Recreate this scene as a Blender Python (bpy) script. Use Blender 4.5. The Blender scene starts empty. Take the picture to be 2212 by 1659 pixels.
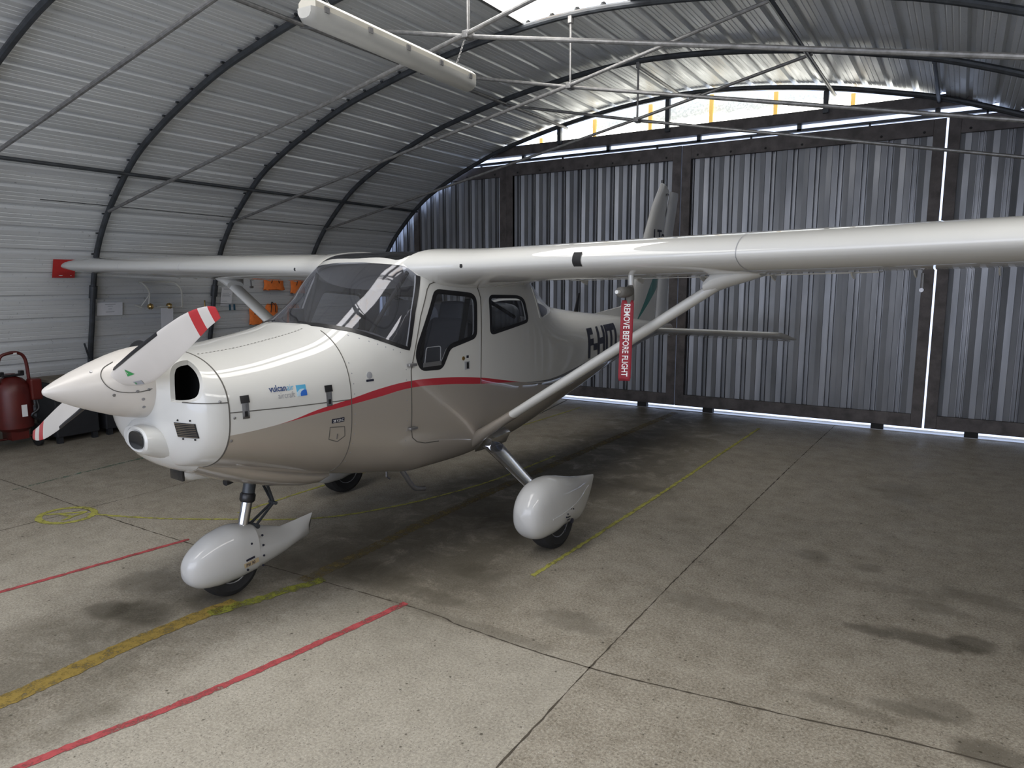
import bpy, bmesh, math, random
from mathutils import Vector, Matrix
random.seed(7)
C = bpy.context.scene.collection
SC = bpy.context.scene
PI = math.pi
# ---------------------------------------------------------------- camera, world, light, exposure
cam_d = bpy.data.cameras.new('camera'); cam = bpy.data.objects.new('camera', cam_d); C.objects.link(cam)
F_PX = 1526.11; cam_d.sensor_width = 36.0; cam_d.lens = F_PX * 36.0 / 2212.0; cam_d.clip_start = 0.05; cam_d.clip_end = 300
_p = math.atan((829.5 - 611.05) / F_PX); _hy = math.radians(32.2062)
cam.location = (0, 0, 1.6938)
cam.rotation_mode = 'XYZ'
cam.matrix_world = Matrix.Translation((0, 0, 1.6938)) @ Matrix.Rotation(_hy, 4, 'Z') @ Matrix.Rotation(PI/2 - _p, 4, 'X') @ Matrix.Rotation(math.radians(-0.08), 4, 'Z')
SC.camera = cam
SC.view_settings.view_transform = 'Standard'; SC.view_settings.look = 'None'; SC.view_settings.gamma = 1.0
SC.view_settings.exposure = 0.36; SC.view_settings.use_curve_mapping = False
SC.cycles.max_bounces = 6; SC.cycles.diffuse_bounces = 3; SC.cycles.glossy_bounces = 3; SC.cycles.transmission_bounces = 4; SC.cycles.transparent_max_bounces = 12; SC.cycles.adaptive_threshold = 0.03
SC.cycles.caustics_reflective = False; SC.cycles.caustics_refractive = False; SC.cycles.use_denoising = True; SC.cycles.sample_clamp_indirect = 4.0
world = bpy.data.worlds.new('daylight'); SC.world = world; world.use_nodes = True
wb = world.node_tree.nodes['Background']; wb.inputs[0].default_value = (0.60, 0.72, 1.0, 1); wb.inputs[1].default_value = 1.7

def area_light(name, loc, size, power, color, rot):
    l = bpy.data.lights.new(name, 'AREA'); l.shape = 'RECTANGLE'; l.size = size[0]; l.size_y = size[1]; l.energy = power; l.color = color
    o = bpy.data.objects.new(name, l); C.objects.link(o); o.location = loc; o.rotation_euler = rot; return o
# daylight coming in through the open end of the hangar behind the camera
area_light('daylight_open_end', (-1.6, -3.9, 1.9), (7.0, 3.0), 92, (1.0, 0.93, 0.83), (PI/2, 0, 0))
SKY_E = 4.7      # strength of the roof skylights
GABLE_E = 4.5

# ---------------------------------------------------------------- node helpers
def mat(name):
    m = bpy.data.materials.new(name); m.use_nodes = True; return m, m.node_tree, m.node_tree.nodes['Principled BSDF']
def setp(b, **k):
    n = dict(col='Base Color', metal='Metallic', rough='Roughness', ior='IOR', alpha='Alpha', trans='Transmission Weight', coat='Coat Weight', coatr='Coat Roughness', emit='Emission Color', es='Emission Strength', spec='Specular IOR Level')
    for a, v in k.items():
        if a in ('col', 'emit') and len(v) == 3: v = (*v, 1)
        b.inputs[n[a]].default_value = v
def node(nt, typ, **k):
    n = nt.nodes.new(typ)
    for a, v in k.items():
        if a.startswith('i'):
            key = a[1:]; n.inputs[int(key) if key.isdigit() else key].default_value = v
        else: setattr(n, a, v)
    return n
def math_n(nt, op, a, b=None, c=None):
    n = nt.nodes.new('ShaderNodeMath'); n.operation = op
    for i, v in enumerate((a, b, c)):
        if v is None: continue
        if isinstance(v, (int, float)): n.inputs[i].default_value = v
        else: nt.links.new(v, n.inputs[i])
    return n.outputs[0]
def mixc(nt, fac, a, b, blend='MIX'):
    n = nt.nodes.new('ShaderNodeMix'); n.data_type = 'RGBA'; n.blend_type = blend
    for i, v in ((0, fac), (6, a), (7, b)):
        if isinstance(v, (int, float)): n.inputs[i].default_value = v
        elif isinstance(v, tuple): n.inputs[i].default_value = (*v, 1) if len(v) == 3 else v
        else: nt.links.new(v, n.inputs[i])
    return n.outputs[2]
def noise(nt, scale, detail=3.0, rough=.5, vec=None, dist=0.0):
    n = nt.nodes.new('ShaderNodeTexNoise'); n.inputs['Scale'].default_value = scale; n.inputs['Detail'].default_value = detail
    n.inputs['Roughness'].default_value = rough; n.inputs['Distortion'].default_value = dist
    if vec is not None: nt.links.new(vec, n.inputs['Vector'])
    return n.outputs[0]
def objco(nt): return nt.nodes.new('ShaderNodeTexCoord').outputs['Object']
def ramp(nt, fac, stops):
    n = nt.nodes.new('ShaderNodeValToRGB'); e = n.color_ramp.elements
    while len(e) < len(stops): e.new(.5)
    for k, (p, c) in enumerate(stops):
        e[k].position = p; e[k].color = (*c, 1) if len(c) == 3 else c
    nt.links.new(fac, n.inputs[0]); return n.outputs[0]
def smooth01(nt, v, a, b):
    n = nt.nodes.new('ShaderNodeMapRange'); n.interpolation_type = 'SMOOTHSTEP'; nt.links.new(v, n.inputs[0]); n.inputs[1].default_value = a; n.inputs[2].default_value = b
    return n.outputs[0]
def bump(nt, b, h, strength=.3, dist=.01):
    n = nt.nodes.new('ShaderNodeBump'); n.inputs['Strength'].default_value = strength; n.inputs['Distance'].default_value = dist
    nt.links.new(h, n.inputs['Height']); nt.links.new(n.outputs[0], b.inputs['Normal'])
def simple(name, col, rough=.5, metal=0., var=.12, scale=6., bumps=0., **k):
    m, nt, b = mat(name); setp(b, col=col, rough=rough, metal=metal, **k)
    if var:
        co = objco(nt); f = noise(nt, scale, 4, .6, co)
        c = ramp(nt, f, [(.3, tuple(x*(1-var) for x in col)), (.7, tuple(min(1, x*(1+var)) for x in col))]); nt.links.new(c, b.inputs['Base Color'])
        if bumps: bump(nt, b, noise(nt, scale*12, 2, .5, co), bumps, .002)
    return m
M = {}
M['white'] = simple('white_gloss_paint', (.60, .60, .575), .55, 0, .015, 3, coat=1.0, coatr=.02)
M['pantwhite'] = simple('white_wheel_fairing_paint', (.52, .52, .51), .5, 0, .02, 5, coat=.8, coatr=.05)
M['propwhite'] = simple('warm_white_propeller_paint', (.58, .55, .51), .33, 0, .02, 6, coat=.25, coatr=.15)
M['red'] = simple('red_paint', (.42, .025, .03), .35, 0, .05, 6, coat=.3)
M['silver'] = simple('champagne_silver_paint', (.42, .38, .33), .34, .45, .03, 4, coat=1.0, coatr=.03)
M['chrome'] = simple('polished_steel', (.62, .62, .64), .12, 1., .03, 8)
M['steel'] = simple('dull_steel', (.32, .32, .33), .4, .9, .1, 12)
M['black'] = simple('black_rubber', (.012, .012, .013), .75, 0, .2, 20, .3)
M['blackgloss'] = simple('black_trim', (.01, .01, .012), .35, 0, .1, 10)
M['dark'] = simple('dark_cavity', (.006, .006, .007), .9, 0, .1, 10)
M['seam'] = simple('dark_panel_seam', (.10, .095, .085), .7, 0, .1, 10)
M['seat'] = simple('dark_grey_leather', (.035, .036, .042), .55, 0, .15, 12, .2)
M['dash'] = simple('grey_dashboard_plastic', (.13, .13, .145), .45, 0, .08, 9)
M['rib'] = simple('dark_blue_grey_tube_paint', (.050, .056, .064), .42, .3, .35, 9, .2)
M['galv'] = simple('galvanised_tube', (.22, .22, .22), .42, .55, .3, 22, .2)
M['frame'] = simple('rusty_brown_grey_door_frame', (.095, .085, .085), .6, .3, .35, 8, .2)
M['paper'] = simple('white_paper', (.72, .73, .76), .8, 0, .03, 9)
M['rackwhite'] = simple('white_enamelled_tube', (.60, .60, .56), .4, 0, .05, 9)
M['brass'] = simple('brass', (.40, .27, .10), .35, .9, .15, 20)
M['extred'] = simple('dusty_red_extinguisher_paint', (.085, .009, .007), .42, 0, .3, 5, .1)
M['orange'] = simple('orange_fabric', (.80, .20, .04), .8, 0, .12, 16, .2)
M['teal'] = simple('teal_paint', (.01, .20, .17), .35, 0, .05, 6)
M['ink'] = simple('near_black_decal', (.012, .014, .03), .4, 0, 0)
M['inkw'] = simple('white_decal', (.75, .75, .75), .5, 0, 0)
M['inkg'] = simple('grey_decal', (.30, .31, .33), .5, 0, 0)
M['navy'] = simple('navy_decal', (.02, .05, .16), .4, 0, 0)
M['lblue'] = simple('light_blue_decal', (.08, .36, .58), .4, 0, 0)
M['mblue'] = simple('blue_decal', (.02, .12, .48), .4, 0, 0)
M['pblue'] = simple('pale_blue_decal', (.45, .58, .68), .4, 0, 0)
M['green'] = simple('green_decal', (.02, .26, .06), .4, 0, 0)
M['tag'] = simple('beige_placard', (.42, .33, .20), .5, 0, .1, 30)
M['case'] = simple('grey_ribbed_plastic', (.25, .26, .28), .35, 0, .05, 9)
M['coverg'] = simple('grey_pitot_cover_foam', (.13, .125, .115), .8, 0, .15, 14, .2)
M['streamer'] = simple('red_streamer_fabric', (.24, .014, .026), .7, 0, .1, 18, .2)
M['wood'] = simple('old_grey_wood', (.17, .145, .11), .8, 0, .35, 9, .3)
M['crate'] = simple('black_plastic_crate', (.014, .015, .018), .6, 0, .2, 12, .2)
M['lampbody'] = simple('off_white_lamp_housing', (.50, .48, .42), .45, 0, .1, 6)
M['lens'] = simple('ribbed_lens', (.018, .019, .021), .10, 0, .2, 40, ior=1.5)
M['bluepl'] = simple('blue_plastic', (.03, .09, .14), .4, 0, .05, 9)

def glass(name, tint, alpha):
    rough = .01
    m, nt, b = mat(name); out = nt.nodes['Material Output']
    tr = node(nt, 'ShaderNodeBsdfTransparent'); tr.inputs[0].default_value = (*tint, 1)
    gl = node(nt, 'ShaderNodeBsdfGlossy'); gl.inputs['Roughness'].default_value = rough; gl.inputs[0].default_value = (.9, .9, .95, 1)
    df = node(nt, 'ShaderNodeBsdfDiffuse'); df.inputs[0].default_value = (.5, .5, .5, 1)
    lw = node(nt, 'ShaderNodeLayerWeight'); fo = math_n(nt, 'ADD', math_n(nt, 'MULTIPLY', math_n(nt, 'POWER', lw.outputs['Facing'], 4.0), .8), .045)
    mx0 = node(nt, 'ShaderNodeMixShader'); mx0.inputs[0].default_value = alpha
    nt.links.new(tr.outputs[0], mx0.inputs[1]); nt.links.new(df.outputs[0], mx0.inputs[2])
    mx = node(nt, 'ShaderNodeMixShader'); nt.links.new(fo, mx.inputs[0]); nt.links.new(mx0.outputs[0], mx.inputs[1]); nt.links.new(gl.outputs[0], mx.inputs[2])
    nt.links.new(mx.outputs[0], out.inputs[0]); nt.nodes.remove(b); return m
M['glass'] = glass('tinted_acrylic', (.86, .87, .90), .025)
M['glassclear'] = glass('clear_acrylic', (.94, .95, .96), .008)
M['skytint'] = glass('dark_tinted_roof_panel', (.28, .28, .30), .01)

# galvanised sheet
def sheet(name, c1, c2, metal, rough):
    m, nt, b = mat(name); co = objco(nt)
    mp = node(nt, 'ShaderNodeMapping'); mp.inputs['Scale'].default_value = (6, .7, 6) ; nt.links.new(co, mp.inputs[0])
    f = noise(nt, 1.0, 5, .6, mp.outputs[0]); c = ramp(nt, f, [(.3, c1), (.7, c2)])
    f2 = noise(nt, 30, 3, .6, co); c = mixc(nt, smooth01(nt, f2, .62, .8), c, tuple(x*.6 for x in c1)); nt.links.new(c, b.inputs['Base Color'])
    setp(b, metal=metal); r = ramp(nt, noise(nt, 3, 4, .6, mp.outputs[0]), [(.3, (rough-.08,)*3), (.7, (rough+.1,)*3)]); nt.links.new(r, b.inputs['Roughness']); return m
def sheetv(name, c1, c2, metal, rough):
    m, nt, b = mat(name); co = objco(nt); mp = node(nt, 'ShaderNodeMapping'); mp.inputs['Scale'].default_value = (3, 3, .6); nt.links.new(co, mp.inputs[0])
    nt.links.new(ramp(nt, noise(nt, 1.5, 4, .55, mp.outputs[0]), [(.3, c1), (.7, c2)]), b.inputs['Base Color']); setp(b, metal=metal)
    nt.links.new(ramp(nt, noise(nt, 1.2, 4, .6, mp.outputs[0]), [(.3, (rough-.08,)*3), (.7, (rough+.1,)*3)]), b.inputs['Roughness']); return m
M['roof'] = sheet('galvanised_roof_sheet', (.62, .645, .66), (.75, .77, .78), .25, .37)
M['wall'] = sheet('grey_wall_sheet', (.36, .365, .35), (.44, .445, .425), .12, .45)
M['door'] = sheetv('galvanised_door_sheet', (.18, .19, .21), (.29, .30, .325), .45, .36)

# skylight and gable panes (translucent sheets lit by daylight)
def pane(name, e, dirty):
    m, nt, b = mat(name); co = objco(nt); setp(b, col=(.6, .6, .56), rough=.6)
    f = noise(nt, 3.0, 6, .65, co, .4)
    if dirty:
        sep = node(nt, 'ShaderNodeSeparateXYZ'); nt.links.new(co, sep.inputs[0])
        g = math_n(nt, 'ADD', sep.outputs[2], math_n(nt, 'MULTIPLY', math_n(nt, 'SUBTRACT', f, .5), .22))
        k = smooth01(nt, g, 3.79, 3.81); sp = noise(nt, 45, 2, .6, co)
        up = ramp(nt, sp, [(.35, (.085, .088, .078)), (.65, (.15, .152, .138))]); c = mixc(nt, k, (1.0, .98, .88), up)
    else:
        c = ramp(nt, f, [(.28, (.85, .62, .42)), (.42, (1, .97, .93)), (1, (1, 1, 1))])
    nt.links.new(c, b.inputs['Emission Color']); setp(b, es=e); return m
M['skylight'] = pane('translucent_roof_sheet', SKY_E, False)
M['gable'] = pane('dirty_translucent_gable_sheet', GABLE_E, True)
m, nt, b = mat('sunlit_yellow_wood'); setp(b, col=(.5, .34, .10), rough=.8, emit=(.62, .40, .10), es=.9); M['post'] = m  # posts glow by emission, standing for sunlight on the wood
m, nt, b = mat('fluorescent_tube'); setp(b, col=(.9, .9, .9), emit=(1, .99, .95), es=9.0); M['tube'] = m

# concrete floor with stains
def floor_mat():
    m, nt, b = mat('stained_concrete'); co = objco(nt)
    sep = node(nt, 'ShaderNodeSeparateXYZ'); nt.links.new(co, sep.inputs[0]); X, Y = sep.outputs[0], sep.outputs[1]
    n1 = noise(nt, .9, 6, .6, co, .3); n2 = noise(nt, 6, 7, .72, co); n3 = noise(nt, 85, 3, .75, co); n4 = noise(nt, 3.2, 7, .75, co, .6)
    def MUL(a, b_): return math_n(nt, 'MULTIPLY', a, b_)
    def ADD(a, b_): return math_n(nt, 'ADD', a, b_)
    c = ramp(nt, n1, [(.30, (.215, .183, .137)), (.52, (.30, .262, .203)), (.72, (.38, .34, .275))])
    c = mixc(nt, .6, c, ramp(nt, n2, [(.36, (.165, .140, .100)), (.50, (.32, .285, .225)), (.64, (.46, .42, .345))]))
    c = mixc(nt, MUL(smooth01(nt, noise(nt, 2.2, 8, .8, co, 1.0), .52, .68), .45), c, (.19, .155, .105))
    c = mixc(nt, .42, c, ramp(nt, n3, [(.36, (.09, .078, .058)), (.64, (.58, .53, .44))]))
    # the paler, exposed-aggregate slab in front of the cross joint
    pale = MUL(MUL(smooth01(nt, ADD(X, MUL(math_n(nt, 'SUBTRACT', n2, .5), .5)), -3.0, -2.62), smooth01(nt, X, -1.24, -1.29)), smooth01(nt, Y, 2.78, 2.55))
    pale = math_n(nt, 'MAXIMUM', pale, MUL(MUL(smooth01(nt, X, -3.75, -4.05), smooth01(nt, X, -5.4, -4.7)), MUL(smooth01(nt, Y, 2.9, 2.5), .55)))
    c = mixc(nt, MUL(pale, .24), c, mixc(nt, n3, (.50, .48, .41), (.62, .60, .53)))
    va = node(nt, 'ShaderNodeTexVoronoi'); va.inputs['Scale'].default_value = 110; nt.links.new(co, va.inputs['Vector'])
    c = mixc(nt, MUL(smooth01(nt, va.outputs['Distance'], .38, .22), MUL(n2, 1.35)), c, mixc(nt, va.outputs['Color'], (.10, .09, .07), (.60, .57, .49)))
    # small dark chips and pits
    v = node(nt, 'ShaderNodeTexVoronoi'); v.inputs['Scale'].default_value = 15; nt.links.new(co, v.inputs['Vector'])
    pit = smooth01(nt, ADD(v.outputs['Distance'], MUL(n2, .42)), .31, .235)
    c = mixc(nt, MUL(pit, .8), c, (.06, .052, .036))
    v2 = node(nt, 'ShaderNodeTexVoronoi'); v2.inputs['Scale'].default_value = 48; nt.links.new(co, v2.inputs['Vector'])
    c = mixc(nt, MUL(smooth01(nt, ADD(v2.outputs['Distance'], MUL(n4, .2)), .27, .18), .7), c, (.085, .075, .055))
    # lane of dark grime worn in along the taxi line
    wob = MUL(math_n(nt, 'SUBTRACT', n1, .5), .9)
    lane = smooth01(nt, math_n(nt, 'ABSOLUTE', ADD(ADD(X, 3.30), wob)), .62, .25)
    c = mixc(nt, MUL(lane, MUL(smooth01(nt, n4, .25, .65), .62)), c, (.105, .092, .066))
    band = MUL(smooth01(nt, math_n(nt, 'ABSOLUTE', ADD(ADD(X, 2.75), wob)), 1.1, .3), smooth01(nt, Y, 1.9, 3.4))  # wider grime band, deepened to paint in the shade under the aeroplane
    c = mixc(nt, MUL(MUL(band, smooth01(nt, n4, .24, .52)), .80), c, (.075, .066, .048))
    spots = [(-3.46, 1.90, .20, .12, .95), (-3.66, 1.83, .14, .10, .8), (-3.80, 2.15, .20, .16, .5), (-3.25, 2.20, .22, .14, .8), (-2.81, 2.90, .30, .16, .75), (-3.2, 2.9, .3, .3, .6), (-2.32, 2.86, .22, .07, .5), (-2.30, 3.25, .22, .12, .55), (-2.6, 4.1, .45, .35, .75),
             (-.02, 3.74, .26, .085, .9), (.17, 3.80, .10, .10, .8), (-.25, 3.70, .12, .05, .6), (.20, 4.40, .22, .10, .5), (.0, 4.15, .16, .09, .45), (-.65, 4.59, .10, .11, .5), (-.35, 4.55, .09, .07, .45), (-.15, 4.30, .22, .07, .35), (-.06, 3.05, .18, .05, .55), (.05, 3.12, .12, .10, .5), (.22, 2.90, .14, .09, .7), (-.3, 2.95, .25, .05, .4),
             (-1.55, 3.0, .22, .10, .45), (-2.1, 5.42, .30, .12, .5), (-2.5, 5.4, .30, .18, .6), (-1.57, 4.84, .2, .15, .25), (-.28, 6.4, .25, .3, .3), (-2.05, 3.95, .16, .12, .55), (-1.0, 3.55, .35, .10, .35), (-2.9, 7.2, .55, .5, .7), (-4.5, 4.6, .5, .4, .45), (-1.9, 2.70, .5, .05, .4), (.45, 3.9, .1, .12, .6)]
    for x, y, rx, ry, k in spots:
        mp = node(nt, 'ShaderNodeMapping', vector_type='POINT'); mp.inputs['Location'].default_value = (-x/rx, -y/ry, 0); mp.inputs['Scale'].default_value = (1/rx, 1/ry, 0)
        nt.links.new(co, mp.inputs[0]); ln = node(nt, 'ShaderNodeVectorMath', operation='LENGTH'); nt.links.new(mp.outputs[0], ln.inputs[0])
        d = ADD(ln.outputs['Value'], MUL(math_n(nt, 'SUBTRACT', ADD(MUL(n4, .6), MUL(n2, .4)), .5), 2.4))
        c = mixc(nt, MUL(MUL(smooth01(nt, d, 1.25, .55), k*.85), smooth01(nt, n3, .18, .62)), c, (.052, .044, .029))
    nt.links.new(c, b.inputs['Base Color']); setp(b, spec=.35)
    r = ramp(nt, n4, [(.3, (.42,)*3), (.7, (.68,)*3)]); nt.links.new(r, b.inputs['Roughness'])
    h = math_n(nt, 'SUBTRACT', n3, MUL(pit, .8)); bump(nt, b, h, .25, .004); return m
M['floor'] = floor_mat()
def paint_mat(name, col, wear):
    m, nt, b = mat(name); co = objco(nt); out = nt.nodes['Material Output']; setp(b, rough=.7)
    f = noise(nt, 14, 6, .75, co); f2 = noise(nt, 120, 3, .7, co)
    c = mixc(nt, smooth01(nt, f, .35, .7), col, tuple(x*.62 for x in col)); nt.links.new(c, b.inputs['Base Color'])
    tr = node(nt, 'ShaderNodeBsdfTransparent'); mx = node(nt, 'ShaderNodeMixShader')
    k = smooth01(nt, math_n(nt, 'ADD', math_n(nt, 'MULTIPLY', f, .6), math_n(nt, 'MULTIPLY', f2, .4)), wear+.09, wear-.09)
    nt.links.new(k, mx.inputs[0]); nt.links.new(tr.outputs[0], mx.inputs[1]); nt.links.new(b.outputs[0], mx.inputs[2]); nt.links.new(mx.outputs[0], out.inputs[0]); return m
M['pyellow'] = paint_mat('worn_ochre_floor_paint', (.31, .215, .045), .57)
M['pfaded'] = paint_mat('dirty_faded_ochre_floor_paint', (.17, .13, .05), .50)
M['plime'] = paint_mat('lime_yellow_spray_paint', (.44, .42, .09), .58)
M['pstreak'] = paint_mat('lime_streak_spray_paint', (.25, .26, .035), .53)
M['pslat'] = simple('dusty_grille_slat', (.10, .08, .055), .6, 0, .2, 20)
M['pred'] = paint_mat('red_spray_paint', (.45, .075, .08), .58)
M['pgreen'] = paint_mat('faded_green_spray_paint', (.05, .20, .13), .47)

# ---------------------------------------------------------------- object helpers
def tag(o, label=None, cat=None, group=None, kind=None):
    if label: o['label'] = label
    if cat: o['category'] = cat
    if group: o['group'] = group
    if kind: o['kind'] = kind
    return o
def empty(name, loc=(0, 0, 0), rz=0.):
    o = bpy.data.objects.new(name, None); C.objects.link(o); o.location = loc; o.rotation_euler = (0, 0, rz); o.empty_display_size = .2; return o
class MB:
    def __init__(s): s.v = []; s.f = []
    def add(s, v, f):
        o = len(s.v); s.v += [tuple(p) for p in v]; s.f += [tuple(i+o for i in q) for q in f]; return s
    def box(s, c, d, R=None):
        pts = [Vector((sx*d[0]/2, sy*d[1]/2, sz*d[2]/2)) for sx in (-1, 1) for sy in (-1, 1) for sz in (-1, 1)]
        if R is not None: pts = [R @ p for p in pts]
        pts = [p + Vector(c) for p in pts]
        return s.add(pts, [(0, 1, 3, 2), (4, 6, 7, 5), (0, 4, 5, 1), (2, 3, 7, 6), (0, 2, 6, 4), (1, 5, 7, 3)])
    def tube(s, pts, r, n=10, cap=True, sq=1.0, up=None):
        pts = [Vector(p) for p in pts]; rings = []; N = len(pts); rr = r if isinstance(r, (list, tuple)) else [r]*N
        prev = Vector(up) if up is not None else None
        for i, p in enumerate(pts):
            t = (pts[min(i+1, N-1)] - pts[max(i-1, 0)]).normalized()
            if prev is None: prev = Vector((0, 0, 1)) if abs(t.z) < .9 else Vector((1, 0, 0))
            u = (prev - t*prev.dot(t)).normalized(); w = t.cross(u); prev = u
            rings.append([p + (u*math.cos(2*PI*k/n) + w*math.sin(2*PI*k/n)*sq)*rr[i] for k in range(n)])
        return s.loft(rings, cap)
    def loft(s, rings, cap=True, closed=True):
        n = len(rings[0]); v = [p for r in rings for p in r]; f = []
        for i in range(len(rings)-1):
            for k in range(n if closed else n-1):
                a = i*n+k; b2 = i*n+(k+1) % n; f.append((a, b2, b2+n, a+n))
        if cap: f.append(tuple(range(n-1, -1, -1))); f.append(tuple((len(rings)-1)*n+k for k in range(n)))
        return s.add(v, f)
    def lathe(s, prof, n=32, origin=(0, 0, 0), ax='Z'):
        rings = []
        for r, h in prof:
            ring = []
            for k in range(n):
                a = 2*PI*k/n; x, y = r*math.cos(a), r*math.sin(a)
                q = {'Z': (x, y, h), 'X': (h, x, y), 'Y': (y, h, x)}[ax]; ring.append((q[0]+origin[0], q[1]+origin[1], q[2]+origin[2]))
            rings.append(ring)
        return s.loft(rings, True)
    def build(s, name, m, parent=None, smooth=True, bevel=0., angle=35, recalc=True):
        me = bpy.data.meshes.new(name); me.from_pydata(s.v, [], s.f); me.update()
        bm = bmesh.new(); bm.from_mesh(me)
        if recalc: bmesh.ops.recalc_face_normals(bm, faces=bm.faces)
        if bevel: bmesh.ops.bevel(bm, geom=[e for e in bm.edges if e.calc_face_angle(0) > .6] , offset=bevel, segments=2, affect='EDGES', profile=.6)
        bm.to_mesh(me); bm.free()
        ms = m if isinstance(m, (list, tuple)) else [m]
        for x in ms: me.materials.append(M[x] if isinstance(x, str) else x)
        o = bpy.data.objects.new(name, me); C.objects.link(o)
        if parent is not None: o.parent = parent
        if smooth:
            for p in me.polygons: p.use_smooth = True
            try: me.set_sharp_from_angle(angle=math.radians(angle))
            except Exception: pass
        return o
def text_mesh(txt, size, bold=0.0, xs=1.0, maxe=0):
    cu = bpy.data.curves.new('lettering', 'FONT'); cu.body = txt; cu.size = size; cu.offset = bold; cu.resolution_u = 3
    o = bpy.data.objects.new('lettering', cu); C.objects.link(o); dg = bpy.context.evaluated_depsgraph_get()
    me = bpy.data.meshes.new_from_object(o.evaluated_get(dg)); C.objects.unlink(o); bpy.data.objects.remove(o)
    bm = bmesh.new(); bm.from_mesh(me); bmesh.ops.triangulate(bm, faces=bm.faces)
    bmesh.ops.remove_doubles(bm, verts=bm.verts, dist=1e-5)
    for _ in range(6):
        lo = [e for e in bm.edges if maxe and e.calc_length() > maxe]
        if not lo: break
        bmesh.ops.subdivide_edges(bm, edges=lo, cuts=1); bmesh.ops.triangulate(bm, faces=bm.faces)
    bm.verts.index_update()
    v = [(p.co.x*xs, p.co.y) for p in bm.verts]; f = [tuple(q.index for q in fc.verts) for fc in bm.faces]; bm.verts.index_update(); bm.free(); bpy.data.meshes.remove(me)
    return v, f
def spline(pts, n=8):
    out = []; P = [Vector(p) for p in pts]
    for i in range(len(P)-1):
        a, b2, c, d = P[max(i-1, 0)], P[i], P[i+1], P[min(i+2, len(P)-1)]
        for k in range(n):
            t = k/n; out.append(.5*((2*b2)+(-a+c)*t+(2*a-5*b2+4*c-d)*t*t+(-a+3*b2-3*c+d)*t**3))
    out.append(P[-1]); return out
# ================================================================ THE HANGAR
XC = -3.07; Y0, Y1 = -3.4, 9.04; RIBS = [-3.45, -1.90, -.35, 1.20, 2.75, 4.30, 5.85, 7.40, 8.95]
HALF = [(-8.60, 0), (-8.50, .8), (-8.39, 1.25), (-8.30, 1.65), (-8.18, 2.0), (-8.02, 2.27), (-7.78, 2.55), (-7.32, 2.95), (-6.87, 3.2), (-6.4, 3.4), (-5.87, 3.59), (-5.45, 3.70), (-4.75, 3.85), (-3.9, 3.97), (-3.07, 4.02)]
PROF = HALF + [(2*XC-x, z) for x, z in reversed(HALF[:-1])]
PC = spline([(x, z, 0) for x, z in PROF], 10); PC = [(p.x, p.y) for p in PC]
ARC = [0.]
for a, b_ in zip(PC, PC[1:]): ARC.append(ARC[-1] + math.hypot(b_[0]-a[0], b_[1]-a[1]))
def at_arc(d, off=0.):
    d = max(0, min(ARC[-1]-1e-6, d)); lo, hi = 0, len(ARC)-1
    while hi-lo > 1:
        mi = (lo+hi)//2
        if ARC[mi] <= d: lo = mi
        else: hi = mi
    t = (d-ARC[lo])/(ARC[hi]-ARC[lo]); a, b_ = PC[lo], PC[hi]
    x, z = a[0]+(b_[0]-a[0])*t, a[1]+(b_[1]-a[1])*t
    tx, tz = b_[0]-a[0], b_[1]-a[1]; l = math.hypot(tx, tz); return (x - tz/l*off, z + tx/l*off)   # + off = outwards
def arc_at_x(x):
    for i, p in enumerate(PC):
        if p[0] >= x: return ARC[i]
    return ARC[-1]
# one sheet period seen from inside: (fraction, height outwards)
PER = .25
SH = [(0, 0), (.10, 0), (.16, .030), (.30, .030), (.36, 0), (.50, 0), (.515, .0035), (.535, .0035), (.55, 0), (.68, 0), (.695, .0035), (.715, .0035), (.73, 0), (.86, 0), (.875, .0035), (.895, .0035), (.91, 0)]
SHD = [(0, 0), (.03, 0), (.04, .034), (.17, .034), (.19, 0), (.23, 0), (.24, .024), (.29, .024), (.30, 0), (.52, .010), (.53, .0), (.76, -.006), (.77, .002), (.99, .008)]
def sheet_profile(d0, d1, off):
    out = []; k = int(d0/PER)
    while k*PER < d1:
        for fr, h in SH:
            d = (k+fr)*PER
            if d0 <= d <= d1: out.append((d, h))
        k += 1
    return [(d0, 0)] + out + [(d1, 0)]
OFF = .045
def vault(name, d0, d1, y0, y1, m='roof', thick=.0):
    pr = [at_arc(d, OFF+h) for d, h in sheet_profile(d0, d1, 0)]
    v = [(x, y0, z) for x, z in pr] + [(x, y1, z) for x, z in pr]; n = len(pr)
    o = MB().add(v, [(i, i+1, n+i+1, n+i) for i in range(n-1)]).build(name, m, None, True, 0, 25)
    return o
def structure(o): o['kind'] = 'structure'; return o
dL = arc_at_x(-8.15); dR = ARC[-1]-dL
SX0, SX1 = -3.62, -2.55; sa, sb = arc_at_x(SX0), arc_at_x(SX1)
structure(vault('wall_left', 0, dL, Y0, Y1)); structure(vault('wall_right', dR, ARC[-1], Y0, Y1))
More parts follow.
